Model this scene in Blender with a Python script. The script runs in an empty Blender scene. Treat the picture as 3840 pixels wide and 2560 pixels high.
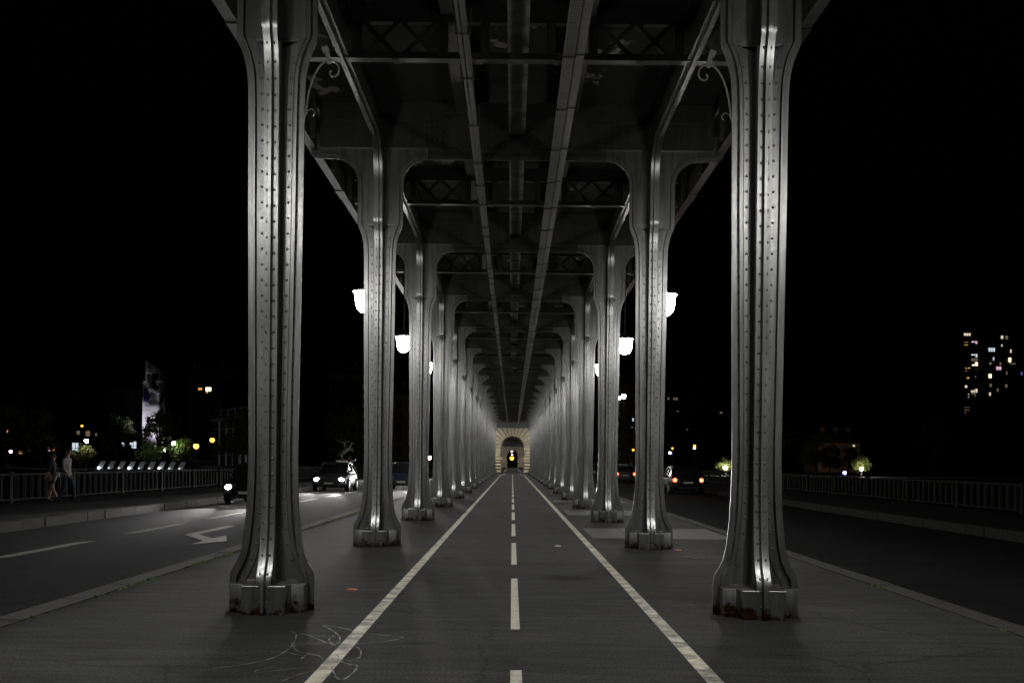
import bpy, bmesh, math, random
from mathutils import Vector, Matrix
random.seed(7)
S = bpy.context.scene
S.unit_settings.system = 'METRIC'
S.unit_settings.scale_length = 1.25          # one scene unit stands for 1.25 m
COL = S.collection
PI = math.pi

# ------------------------------------------------------------------ camera
F = 3750.0                                   # focal length in photo pixels (3840 wide)
CX, CZ, ROLL, VX, VY = -0.02, 1.15, 0.010, 1921.0, 1733.0
cd = bpy.data.cameras.new('camera')
cam = bpy.data.objects.new('camera', cd)
COL.objects.link(cam)
cd.sensor_width = 36.0
cd.lens = F / 3840 * 36.0
cd.shift_x = -(VX - 1920) / 3840
cd.shift_y = (VY - 1280) / 3840
cd.clip_start, cd.clip_end = 0.05, 3000
r = Vector((math.cos(ROLL), 0, math.sin(ROLL)))
u = Vector((-math.sin(ROLL), 0, math.cos(ROLL)))
b = Vector((0, -1, 0))
cam.matrix_world = Matrix(((r.x, u.x, b.x, CX), (r.y, u.y, b.y, 0), (r.z, u.z, b.z, CZ), (0, 0, 0, 1)))
S.camera = cam

# ------------------------------------------------------------------ world (night)
W = bpy.data.worlds.new('World')
S.world = W
W.use_nodes = True
nt = W.node_tree
bg = nt.nodes['Background']
sky = nt.nodes.new('ShaderNodeTexSky')
sky.sky_type = 'NISHITA'
sky.sun_disc = False
sky.sun_elevation = math.radians(-4)
sky.sun_rotation = math.radians(160)
hsv = nt.nodes.new('ShaderNodeHueSaturation')
hsv.inputs['Saturation'].default_value = 0.25
nt.links.new(sky.outputs[0], hsv.inputs['Color'])
nt.links.new(hsv.outputs[0], bg.inputs[0])
bg.inputs[1].default_value = 0.012

vs = S.view_settings
vs.view_transform, vs.look, vs.exposure, vs.gamma = 'Standard', 'None', 0.0, 1.0
S.render.engine = 'CYCLES'
cy = S.cycles
cy.use_denoising = True
cy.denoiser = 'OPENIMAGEDENOISE'
cy.max_bounces, cy.diffuse_bounces, cy.glossy_bounces = 5, 3, 3
cy.transmission_bounces, cy.transparent_max_bounces = 4, 6
cy.caustics_reflective = cy.caustics_refractive = False
cy.sample_clamp_indirect, cy.sample_clamp_direct = 1.5, 0
cy.use_light_tree = True

LANTERN = 85.0
LAMP_W = 260.0

# ------------------------------------------------------------------ helpers
def at(x, y, d):
    """photo pixel (3840 wide) at distance d -> point in the place"""
    dx = x - VX
    v = VY + ROLL * dx - y
    return Vector((CX + dx / F * d, d, CZ + v / F * d))

def gnd(x, y, z=0.0):
    dx = x - VX
    v = y - (VY + ROLL * dx)
    d = (CZ - z) * F / v
    return Vector((CX + dx / F * d, d, z))

class MB:
    def __init__(s): s.v = []; s.f = []; s.m = []
    def add(s, vs_, fs, mi=0):
        o = len(s.v)
        s.v += [tuple(p) for p in vs_]
        s.f += [tuple(i + o for i in f) for f in fs]
        s.m += [mi] * len(fs)
    def box(s, x0, x1, y0, y1, z0, z1, mi=0):
        s.add([(x0,y0,z0),(x1,y0,z0),(x1,y1,z0),(x0,y1,z0),(x0,y0,z1),(x1,y0,z1),(x1,y1,z1),(x0,y1,z1)],
              [(3,2,1,0),(4,5,6,7),(0,1,5,4),(1,2,6,5),(2,3,7,6),(3,0,4,7)], mi)
    def cbox(s, x0, x1, y0, y1, z0, z1, c=0.02, mi=0):
        """box with chamfered edges on its -y face"""
        s.add([(x0,y1,z0),(x1,y1,z0),(x1,y1,z1),(x0,y1,z1),
               (x0,y0+c,z0),(x1,y0+c,z0),(x1,y0+c,z1),(x0,y0+c,z1),
               (x0+c,y0,z0+c),(x1-c,y0,z0+c),(x1-c,y0,z1-c),(x0+c,y0,z1-c)],
              [(0,1,2,3)[::-1],(0,4,5,1)[::-1],(1,5,6,2)[::-1],(2,6,7,3)[::-1],(3,7,4,0)[::-1],
               (4,8,9,5)[::-1],(5,9,10,6)[::-1],(6,10,11,7)[::-1],(7,11,8,4)[::-1],(8,11,10,9)[::-1]], mi)
    def bar(s, p, q, w, t, up=(0,0,1), mi=0):
        p, q = Vector(p), Vector(q); d = (q - p).normalized()
        a = d.cross(Vector(up)).normalized(); c = a.cross(d).normalized()
        vs_ = []
        for e in (p, q):
            for i, j in ((-1,-1),(1,-1),(1,1),(-1,1)): vs_.append(e + a*(w/2*i) + c*(t/2*j))
        s.add(vs_, [(3,2,1,0),(4,5,6,7),(0,1,5,4),(1,2,6,5),(2,3,7,6),(3,0,4,7)], mi)
    def tube(s, pts, rad, n=8, mi=0, cap=True):
        pts = [Vector(p) for p in pts]; k = len(pts)
        if not isinstance(rad, (list, tuple)): rad = [rad]*k
        vs_, fs = [], []
        ref = None
        for i, p in enumerate(pts):
            d = (pts[min(i+1,k-1)] - pts[max(i-1,0)]).normalized()
            if ref is None:
                ref = Vector((0,0,1)) if abs(d.z) < 0.9 else Vector((1,0,0))
            a = d.cross(ref).normalized(); c = a.cross(d).normalized(); ref = c
            for j in range(n):
                t = 2*PI*j/n
                vs_.append(p + (a*math.cos(t) + c*math.sin(t))*rad[i])
        for i in range(k-1):
            for j in range(n):
                fs.append((i*n+j, i*n+(j+1)%n, (i+1)*n+(j+1)%n, (i+1)*n+j))
        if cap: fs += [tuple(range(n))[::-1], tuple((k-1)*n+j for j in range(n))]
        s.add(vs_, fs, mi)
    def lathe(s, prof, n=12, c=(0,0,0), mi=0, axis='z'):
        vs_, fs = [], []
        for (rr, z) in prof:
            for j in range(n):
                t = 2*PI*j/n; x, y = rr*math.cos(t), rr*math.sin(t)
                if axis == 'z': vs_.append((c[0]+x, c[1]+y, c[2]+z))
                elif axis == 'x': vs_.append((c[0]+z, c[1]+x, c[2]+y))
                else: vs_.append((c[0]+y, c[1]+z, c[2]+x))
        k = len(prof)
        for i in range(k-1):
            for j in range(n):
                fs.append((i*n+j, i*n+(j+1)%n, (i+1)*n+(j+1)%n, (i+1)*n+j))
        fs += [tuple(range(n))[::-1], tuple((k-1)*n+j for j in range(n))]
        s.add(vs_, fs, mi)
    def prism(s, poly, fn, t0, t1, mi=0):
        """2-D polygon; fn(a,b,t)->xyz"""
        n = len(poly)
        vs_ = [fn(a, c, t0) for a, c in poly] + [fn(a, c, t1) for a, c in poly]
        fs = [tuple(range(n))[::-1], tuple(range(n, 2*n))] + [(i, (i+1)%n, n+(i+1)%n, n+i) for i in range(n)]
        s.add(vs_, fs, mi)
    def dome(s, p, nrm, rad, n=6, mi=1, h=0.75):
        p, nrm = Vector(p), Vector(nrm).normalized()
        a = nrm.cross(Vector((0.3,0.2,1))).normalized(); c = nrm.cross(a)
        vs_, fs = [], []
        for rr, hh in ((1,-0.1),(0.72,0.62*h)):
            for j in range(n):
                t = 2*PI*j/n
                vs_.append(p + (a*math.cos(t)+c*math.sin(t))*rad*rr + nrm*rad*hh)
        vs_.append(p + nrm*rad*h)
        for j in range(n):
            k = (j+1) % n
            fs += [(j,k,n+k,n+j), (n+j,n+k,2*n)]
        s.add(vs_, fs, mi)
    def sphere(s, c, rad, n=10, m=6, mi=0, sc=(1,1,1)):
        prof = [(rad*math.sin(PI*i/m)+1e-4, -rad*math.cos(PI*i/m)) for i in range(m+1)]
        k = len(s.v); s.lathe(prof, n, (0,0,0), mi)
        for i in range(k, len(s.v)):
            v = s.v[i]; s.v[i] = (c[0]+v[0]*sc[0], c[1]+v[1]*sc[1], c[2]+v[2]*sc[2])
    def mesh(s, name, mats, smooth=None):
        me = bpy.data.meshes.new(name)
        me.from_pydata(s.v, [], s.f); me.update()
        for m in (mats if isinstance(mats, (list, tuple)) else [mats]): me.materials.append(m)
        me.polygons.foreach_set('material_index', s.m)
        bm = bmesh.new(); bm.from_mesh(me)
        bmesh.ops.recalc_face_normals(bm, faces=bm.faces)
        if smooth is not None:
            for f in bm.faces: f.smooth = True
            for e in bm.edges:
                if len(e.link_faces) == 2 and e.calc_face_angle(0) > smooth: e.smooth = False
        bm.to_mesh(me); bm.free()
        return me
    def build(s, name, mats, parent=None, smooth=None, loc=None):
        o = bpy.data.objects.new(name, s.mesh(name, mats, smooth))
        COL.objects.link(o)
        if parent: o.parent = parent
        if loc: o.location = loc
        return o

def tag(o, label=None, cat=None, group=None, kind=None):
    if label: o['label'] = label
    if cat: o['category'] = cat
    if group: o['group'] = group
    if kind: o['kind'] = kind
    return o
def thing(name, loc, label, cat, group=None, rz=0.0):
    o = bpy.data.objects.new(name, None); COL.objects.link(o)
    o.empty_display_size = 0.2
    o.location = loc; o.rotation_euler = (0, 0, rz)
    return tag(o, label, cat, group)
KIDS = {}
def kids(o):
    return [c for c in bpy.data.objects if c.parent == o]
def dup(o, loc, rz=None, label=None, sc=None):
    def cp(x, par):
        c = x.copy(); COL.objects.link(c)
        if par: c.parent = par
        for ch in kids(x): cp(ch, c)
        return c
    c = cp(o, None)
    c.location = loc
    if rz is not None: c.rotation_euler = (0, 0, rz)
    if sc is not None: c.scale = sc if isinstance(sc, (tuple, list)) else (sc,)*3
    if label: c['label'] = label
    return c

ORD = ['nearest','second','third','fourth','fifth','sixth','seventh','eighth','ninth','tenth','eleventh','twelfth',
       'thirteenth','fourteenth','fifteenth','sixteenth','seventeenth']

# ------------------------------------------------------------------ materials
def mat(name, col, rough=0.6, metal=0.0, var=0.25, scale=6.0, bump=0.15, bscale=60.0, col2=None, spec=0.5, stretch=None):
    m = bpy.data.materials.new(name); m.use_nodes = True
    t = m.node_tree; n = t.nodes; p = n['Principled BSDF']; L = t.links.new
    tc = n.new('ShaderNodeTexCoord'); src = tc.outputs['Object']
    if stretch:
        mp = n.new('ShaderNodeMapping'); mp.inputs['Scale'].default_value = stretch
        L(src, mp.inputs[0]); src2 = mp.outputs[0]
    else: src2 = src
    nz = n.new('ShaderNodeTexNoise'); nz.inputs['Scale'].default_value = scale; nz.inputs['Detail'].default_value = 6
    nz.inputs['Roughness'].default_value = 0.65
    L(src2, nz.inputs['Vector'])
    rp = n.new('ShaderNodeValToRGB')
    c2 = col2 or tuple(c*(1+var) for c in col)
    rp.color_ramp.elements[0].color = (*[c*(1-var) for c in col], 1); rp.color_ramp.elements[0].position = 0.3
    rp.color_ramp.elements[1].color = (*c2, 1); rp.color_ramp.elements[1].position = 0.7
    L(nz.outputs[0], rp.inputs[0]); L(rp.outputs[0], p.inputs['Base Color'])
    p.inputs['Roughness'].default_value = rough; p.inputs['Metallic'].default_value = metal
    p.inputs['Specular IOR Level'].default_value = spec
    nb = n.new('ShaderNodeTexNoise'); nb.inputs['Scale'].default_value = bscale; nb.inputs['Detail'].default_value = 3
    L(src, nb.inputs['Vector'])
    bp = n.new('ShaderNodeBump'); bp.inputs['Strength'].default_value = bump; bp.inputs['Distance'].default_value = 0.02
    L(nb.outputs[0], bp.inputs['Height']); L(bp.outputs[0], p.inputs['Normal'])
    m['_ramp'] = rp.name
    return m
def nodes(m):
    t = m.node_tree
    return t, t.nodes, t.links.new, t.nodes['Principled BSDF']
def emit(name, col, strength):
    m = bpy.data.materials.new(name); m.use_nodes = True
    p = m.node_tree.nodes['Principled BSDF']
    p.inputs['Base Color'].default_value = (*[min(c, .8) for c in col], 1)
    p.inputs['Emission Color'].default_value = (*col, 1); p.inputs['Emission Strength'].default_value = strength
    p.inputs['Roughness'].default_value = 0.4
    return m
def math_node(n, op, a=None, b=None, clamp=False):
    x = n.new('ShaderNodeMath'); x.operation = op; x.use_clamp = clamp
    if a is not None and not hasattr(a, 'links'): x.inputs[0].default_value = a
    if b is not None and not hasattr(b, 'links'): x.inputs[1].default_value = b
    return x

def iron_paint(name, base, rust=True):
    m = mat(name, base, 0.42, 0.15, 0.20, 3.0, 0.022, 60.0, stretch=(1, 1, 0.35))
    t, n, L, p = nodes(m)
    tc = n['Texture Coordinate']
    # uneven gloss
    oi = n.new('ShaderNodeObjectInfo')
    sc_ = math_node(n, 'MULTIPLY', None, 60.0); L(oi.outputs['Random'], sc_.inputs[0])
    cx_ = n.new('ShaderNodeCombineXYZ'); L(sc_.outputs[0], cx_.inputs[0]); L(sc_.outputs[0], cx_.inputs[2])
    L(cx_.outputs[0], n['Mapping'].inputs['Location'])
    # rain streaks and old drips
    ad_ = n.new('ShaderNodeVectorMath'); L(tc.outputs['Object'], ad_.inputs[0]); L(cx_.outputs[0], ad_.inputs[1])
    ms_ = n.new('ShaderNodeMapping'); ms_.inputs['Scale'].default_value = (9, 9, .7); L(ad_.outputs[0], ms_.inputs[0])
    n5 = n.new('ShaderNodeTexNoise'); n5.inputs['Scale'].default_value = 2.2; n5.inputs['Detail'].default_value = 7; L(ms_.outputs[0], n5.inputs['Vector'])
    r5 = n.new('ShaderNodeMapRange'); r5.inputs[1].default_value = .36; r5.inputs[2].default_value = .62; r5.inputs[3].default_value = .74; r5.inputs[4].default_value = 1.1
    L(n5.outputs[0], r5.inputs[0])
    v5 = n.new('ShaderNodeVectorMath'); v5.operation = 'SCALE'; v5.name = 'streaked'
    L(n[m['_ramp']].outputs[0], v5.inputs[0]); L(r5.outputs[0], v5.inputs['Scale']); L(v5.outputs[0], p.inputs['Base Color'])
    nr = n.new('ShaderNodeTexNoise'); nr.inputs['Scale'].default_value = 30; nr.inputs['Detail'].default_value = 8
    L(tc.outputs['Object'], nr.inputs['Vector'])
    mr = n.new('ShaderNodeMapRange'); mr.inputs[1].default_value = .3; mr.inputs[2].default_value = .7
    mr.inputs[3].default_value = .33; mr.inputs[4].default_value = .41
    L(nr.outputs[0], mr.inputs[0]); L(mr.outputs[0], p.inputs['Roughness'])
    if rust:
        sp = n.new('ShaderNodeSeparateXYZ'); L(tc.outputs['Object'], sp.inputs[0])
        ns = n.new('ShaderNodeTexNoise'); ns.inputs['Scale'].default_value = 9; ns.inputs['Detail'].default_value = 9
        ns.inputs['Roughness'].default_value = .7
        L(tc.outputs['Object'], ns.inputs['Vector'])
        sb_ = n.new('ShaderNodeVectorMath'); L(tc.outputs['Object'], sb_.inputs[0]); L(cx_.outputs[0], sb_.inputs[1]); L(sb_.outputs[0], ns.inputs['Vector'])
        m1 = math_node(n, 'MULTIPLY', None, 0.55); L(ns.outputs[0], m1.inputs[0])
        m2 = math_node(n, 'SUBTRACT'); L(m1.outputs[0], m2.inputs[0]); L(sp.outputs['Z'], m2.inputs[1])
        mr2 = n.new('ShaderNodeMapRange'); mr2.inputs[1].default_value = .205; mr2.inputs[2].default_value = .25
        L(m2.outputs[0], mr2.inputs[0])
        rc = n.new('ShaderNodeValToRGB')
        rc.color_ramp.elements[0].color = (.012, .008, .006, 1); rc.color_ramp.elements[0].position = .35
        rc.color_ramp.elements[1].color = (.075, .035, .014, 1); rc.color_ramp.elements[1].position = .72
        nq = n.new('ShaderNodeTexNoise'); nq.inputs['Scale'].default_value = 30; L(tc.outputs['Object'], nq.inputs['Vector'])
        L(nq.outputs[0], rc.inputs[0])
        mx = n.new('ShaderNodeMix'); mx.data_type = 'RGBA'
        L(mr2.outputs[0], mx.inputs['Factor']); L(v5.outputs[0], mx.inputs['A']); L(rc.outputs[0], mx.inputs['B'])
        L(mx.outputs['Result'], p.inputs['Base Color'])
    return m

M = {}
M['iron'] = iron_paint('painted_iron', (.165, .167, .165))
nodes(M['iron'])[3].inputs['Metallic'].default_value = .9
M['grime'] = mat('grimy_ledge', (.05, .048, .043), .9, 0, .4, 14, .3, 40, spec=.1)
M['rivet'] = mat('grimy_rivet', (.05, .049, .046), .45, .2, .3, 20, .1, 60)
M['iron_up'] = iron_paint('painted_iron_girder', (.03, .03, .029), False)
M['iron_dark'] = mat('dark_iron', (.035, .035, .034), 0.6, 0.1, .3, 4, .2, 50)
M['manhole'] = mat('manhole_iron', (.03, .03, .029), .85, 0, .3, 12, .2, 50, spec=.2)
M['galv'] = mat('galvanised_steel', (.15, .15, .145), 0.5, 0.5, .2, 9, .1, 50)
M['strip'] = mat('pale_flange_paint', (.24, .24, .225), 0.8, 0, .6, 3.5, .2, 40)

# ceiling plaster in an even, very dark tone, with pale flaking patches
m = mat('dark_ceiling', (.012, .012, .0115), 0.85, 0, .35, 1.6, .3, 25)
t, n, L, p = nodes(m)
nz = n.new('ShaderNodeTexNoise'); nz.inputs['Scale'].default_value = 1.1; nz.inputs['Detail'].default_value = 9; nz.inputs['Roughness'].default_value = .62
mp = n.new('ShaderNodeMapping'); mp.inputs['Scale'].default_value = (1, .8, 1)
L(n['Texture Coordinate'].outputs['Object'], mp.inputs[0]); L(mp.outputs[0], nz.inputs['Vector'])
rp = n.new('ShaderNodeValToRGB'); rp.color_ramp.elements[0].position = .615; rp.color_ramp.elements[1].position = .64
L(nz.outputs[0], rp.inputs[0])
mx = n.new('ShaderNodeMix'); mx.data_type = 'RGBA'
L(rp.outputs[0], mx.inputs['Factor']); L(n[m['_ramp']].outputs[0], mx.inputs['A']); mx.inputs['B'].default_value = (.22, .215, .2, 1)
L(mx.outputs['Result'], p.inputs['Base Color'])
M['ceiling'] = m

def asphalt(name, base, stains, grit=180, rough=.8):
    m = mat(name, base, rough, 0, .22, .9, .6, grit, spec=.08, stretch=(.5, 1.6, 1))
    t, n, L, p = nodes(m)
    tc = n['Texture Coordinate']
    nf = n.new('ShaderNodeTexNoise'); nf.inputs['Scale'].default_value = 55; nf.inputs['Detail'].default_value = 4; nf.inputs['Roughness'].default_value = .8
    L(tc.outputs['Object'], nf.inputs['Vector'])
    mr = n.new('ShaderNodeMapRange'); mr.inputs[1].default_value = .35; mr.inputs[2].default_value = .68
    mr.inputs[3].default_value = .25; mr.inputs[4].default_value = 1.95
    L(nf.outputs[0], mr.inputs[0])
    vm = n.new('ShaderNodeVectorMath'); vm.operation = 'SCALE'
    L(n[m['_ramp']].outputs[0], vm.inputs[0]); L(mr.outputs[0], vm.inputs['Scale'])
    out = vm.outputs[0]
    # pale drag marks and scuffs
    ms = n.new('ShaderNodeMapping'); ms.inputs['Scale'].default_value = (1.1, 7, 1); L(tc.outputs['Object'], ms.inputs[0])
    n2 = n.new('ShaderNodeTexNoise'); n2.inputs['Scale'].default_value = 1.3; n2.inputs['Detail'].default_value = 8; n2.inputs['Roughness'].default_value = .7
    L(ms.outputs[0], n2.inputs['Vector'])
    mr = n.new('ShaderNodeMapRange'); mr.inputs[1].default_value = .3; mr.inputs[2].default_value = .75
    mr.inputs[3].default_value = .55; mr.inputs[4].default_value = 1.55
    L(n2.outputs[0], mr.inputs[0])
    v2 = n.new('ShaderNodeVectorMath'); v2.operation = 'SCALE'; L(out, v2.inputs[0]); L(mr.outputs[0], v2.inputs['Scale'])
    out = v2.outputs[0]
    # large repair patches and thin cracks
    vo = n.new('ShaderNodeTexVoronoi'); vo.inputs['Scale'].default_value = .42; vo.distance = 'CHEBYCHEV'; L(tc.outputs['Object'], vo.inputs['Vector'])
    sx_ = n.new('ShaderNodeSeparateColor'); L(vo.outputs['Color'], sx_.inputs[0])
    mr = n.new('ShaderNodeMapRange'); mr.inputs[3].default_value = .86; mr.inputs[4].default_value = 1.16; L(sx_.outputs[0], mr.inputs[0])
    v3 = n.new('ShaderNodeVectorMath'); v3.operation = 'SCALE'; L(out, v3.inputs[0]); L(mr.outputs[0], v3.inputs['Scale'])
    wn = n.new('ShaderNodeTexNoise'); wn.inputs['Scale'].default_value = 2.5; wn.inputs['Detail'].default_value = 5; L(tc.outputs['Object'], wn.inputs['Vector'])
    wm = n.new('ShaderNodeMix'); wm.data_type = 'RGBA'; wm.inputs['Factor'].default_value = .22; L(tc.outputs['Object'], wm.inputs['A']); L(wn.outputs['Color'], wm.inputs['B'])
    vc = n.new('ShaderNodeTexVoronoi'); vc.feature = 'DISTANCE_TO_EDGE'; vc.inputs['Scale'].default_value = .55; L(wm.outputs['Result'], vc.inputs['Vector'])
    mr = n.new('ShaderNodeMapRange'); mr.inputs[1].default_value = .0; mr.inputs[2].default_value = .006; mr.inputs[3].default_value = .45; mr.inputs[4].default_value = 1.0; L(vc.outputs[0], mr.inputs[0])
    v4 = n.new('ShaderNodeVectorMath'); v4.operation = 'SCALE'; L(v3.outputs[0], v4.inputs[0]); L(mr.outputs[0], v4.inputs['Scale'])
    out = v4.outputs[0]
    for (x, y, rx, ry, k) in stains:
        mp = n.new('ShaderNodeMapping'); mp.inputs['Location'].default_value = (-x/rx, -y/ry, 0); mp.inputs['Scale'].default_value = (1/rx, 1/ry, 0)
        L(tc.outputs['Object'], mp.inputs[0])
        ln = n.new('ShaderNodeVectorMath'); ln.operation = 'LENGTH'; L(mp.outputs[0], ln.inputs[0])
        ad = math_node(n, 'ADD'); L(ln.outputs['Value'], ad.inputs[0]); L(n2.outputs[0], ad.inputs[1])
        mr = n.new('ShaderNodeMapRange'); mr.inputs[1].default_value = 1.1; mr.inputs[2].default_value = 1.55
        mr.inputs[3].default_value = k; mr.inputs[4].default_value = 1.0
        L(ad.outputs[0], mr.inputs[0])
        v = n.new('ShaderNodeVectorMath'); v.operation = 'SCALE'; L(out, v.inputs[0]); L(mr.outputs[0], v.inputs['Scale'])
        out = v.outputs[0]
    L(out, p.inputs['Base Color'])
    return m
q = gnd(2125, 2165); q2 = gnd(1690, 2090); q3 = gnd(1590, 2408)
M['promenade'] = asphalt('promenade_asphalt', (.025, .025, .023), [(q.x, q.y, .30, .28, .45), (q2.x, q2.y, .10, .2, .6), (q3.x, q3.y, .12, .06, .5)])
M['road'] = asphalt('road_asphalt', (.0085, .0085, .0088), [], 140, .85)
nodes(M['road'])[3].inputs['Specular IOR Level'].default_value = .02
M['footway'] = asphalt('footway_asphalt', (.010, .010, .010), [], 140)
M['granite'] = mat('granite_kerb', (.026, .026, .0245), 0.9, 0, .35, 14, .3, 70, spec=.05)
M['edging'] = mat('promenade_edging', (.024, .0235, .021), 0.85, 0, .35, 9, .3, 70, spec=.15)
M['pale_slab'] = mat('pale_concrete_slab', (.034, .034, .031), 0.8, 0, .35, 5, .3, 60, stretch=(1, 3, 1))

def worn_paint(name, col, under, wear=.48, scale=9):
    m = mat(name, col, 0.65, 0, .18, 30, .25, 120)
    t, n, L, p = nodes(m)
    tc = n['Texture Coordinate']
    mp = n.new('ShaderNodeMapping'); mp.inputs['Scale'].default_value = (1.0, 1.35, 1); L(tc.outputs['Object'], mp.inputs[0])
    nz = n.new('ShaderNodeTexNoise'); nz.inputs['Scale'].default_value = scale; nz.inputs['Detail'].default_value = 9; nz.inputs['Roughness'].default_value = .75
    L(mp.outputs[0], nz.inputs['Vector'])
    rp = n.new('ShaderNodeValToRGB'); rp.color_ramp.elements[0].position = wear-.07; rp.color_ramp.elements[1].position = wear+.1
    rp.color_ramp.elements[0].color = (.12,)*3+(1,)
    L(nz.outputs[0], rp.inputs[0])
    mx = n.new('ShaderNodeMix'); mx.data_type = 'RGBA'
    L(rp.outputs[0], mx.inputs['Factor']); L(n[m['_ramp']].outputs[0], mx.inputs['B']); mx.inputs['A'].default_value = (*under, 1)
    L(mx.outputs['Result'], p.inputs['Base Color'])
    return m
M['line'] = worn_paint('worn_cream_line', (.37, .35, .27), (.03, .029, .026), .49, 5)
M['dash'] = worn_paint('cream_dash', (.31, .295, .235), (.06, .057, .05), .40, 7)
M['roadpaint'] = worn_paint('road_white', (.16, .16, .142), (.03, .03, .029), .38)
M['chalk'] = worn_paint('chalk', (.12, .125, .10), (.035, .035, .031), .5, 14)
M['rail'] = mat('railing_iron', (.011, .0112, .011), 0.75, 0.0, .25, 6, .2, 50, spec=.08)
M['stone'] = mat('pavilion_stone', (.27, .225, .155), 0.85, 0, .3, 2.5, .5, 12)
M['stone_lit'] = mat('lit_soffit_stone', (.45, .33, .24), 0.85, 0, .3, 4, .5, 12)  # stone colour brightened and browned to stand in for light on the soffit
M['conc'] = mat('facade_concrete', (.36, .35, .37), 0.8, 0, .1, .6, .1, 8)
M['facade'] = mat('facade_stone', (.3, .26, .21), 0.85, 0, .2, .5, .1, 6)
M['facade_dk'] = mat('facade_dark', (.045, .045, .05), 0.7, 0, .2, .5, .1, 6)
M['glass_dk'] = mat('dark_glass', (.012, .013, .015), 0.12, 0, .1, 3, 0, 5)
M['water'] = mat('river_water', (.004, .005, .006), 0.2, 0, .2, .2, .3, 1.5)
M['bank'] = mat('bank_ground', (.03, .03, .028), 0.9, 0, .3, .3, .2, 3)
M['bark'] = mat('bark', (.05, .042, .032), 0.9, 0, .3, 6, .5, 20)
M['leaf'] = mat('foliage', (.05, .065, .026), 0.6, 0, .45, .9, 0, 5)
M['leaf2'] = mat('foliage_plane_tree', (.10, .115, .02), 0.6, 0, .45, .9, 0, 5)
M['moss'] = mat('kerb_weeds', (.05, .10, .015), 0.8, 0, .4, 20, 0, 5)
M['lamp_iron'] = mat('lamp_iron', (.04, .04, .04), 0.5, 0.3, .2, 8, .1, 30)
M['lantern'] = emit('lantern_glass_lit', (1.0, .985, .94), LANTERN)
M['bronze'] = mat('statue_bronze', (.10, .115, .10), 0.5, 0.3, .3, 3, .2, 12)
M['tyre'] = mat('tyre_rubber', (.015, .015, .015), 0.8, 0, .2, 10, .1, 40)
M['rim'] = mat('alloy_rim', (.4, .4, .4), 0.35, 0.9, .1, 10, 0, 40)
M['car_grey'] = mat('car_paint_grey', (.06, .062, .066), 0.3, 0.4, .08, 3, 0, 40)
M['car_black'] = mat('car_paint_black', (.012, .012, .014), 0.25, 0.2, .08, 3, 0, 40)
M['car_white'] = mat('car_paint_white', (.3, .3, .3), 0.3, 0, .05, 3, 0, 40)
M['car_blue'] = mat('car_paint_blue', (.02, .028, .05), 0.3, 0.3, .08, 3, 0, 40)
M['plastic'] = mat('black_plastic', (.012, .012, .012), 0.6, 0, .1, 10, 0, 40)
M['plate'] = mat('number_plate', (.5, .5, .47), 0.5, 0, .05, 10, 0, 40)
M['head'] = emit('headlight_lit', (1, .97, .95), 260)
M['tail'] = emit('tail_light_lit', (1, .06, .025), 14)
M['amber'] = emit('indicator_lit', (1, .5, .03), 14)
M['tail_off'] = mat('tail_lens', (.2, .01, .01), .3, 0, .05, 10, 0, 40)
M['skin'] = mat('skin', (.42, .25, .17), 0.6, 0, .08, 8, .05, 60)
M['hair'] = mat('hair', (.02, .014, .01), 0.6, 0, .3, 40, .2, 90)
M['shirt_grey'] = mat('grey_shirt', (.3, .3, .3), 0.9, 0, .15, 8, .3, 30)
M['top_dark'] = mat('dark_top', (.02, .02, .024), 0.9, 0, .15, 8, .3, 30)
M['shirt_red'] = mat('red_shirt', (.28, .03, .05), 0.9, 0, .15, 8, .3, 30)
M['jeans'] = mat('dark_jeans', (.02, .026, .045), 0.9, 0, .2, 8, .3, 30)
M['shoe'] = mat('shoes', (.03, .03, .03), 0.7, 0, .2, 8, .1, 30)
M['bag'] = mat('white_bag', (.5, .5, .5), 0.8, 0, .1, 8, .2, 30)

# ------------------------------------------------------------------ the setting: river, bridge floor, roads
XC = 1.86                 # half distance between the column rows
BAY, Z1 = 6.0, 7.7        # bay length, first column pair
KMAX = 16                 # column pairs up to the stone pavilion
YP = 104.0                # front of the pavilion
X_PROM, X_RK, X_RAIL = 3.68, 8.6, 12.1
Z_ROAD, Z_FOOT = -0.12, 0.05
Y0, Y1 = -14.0, 150.0

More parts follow.
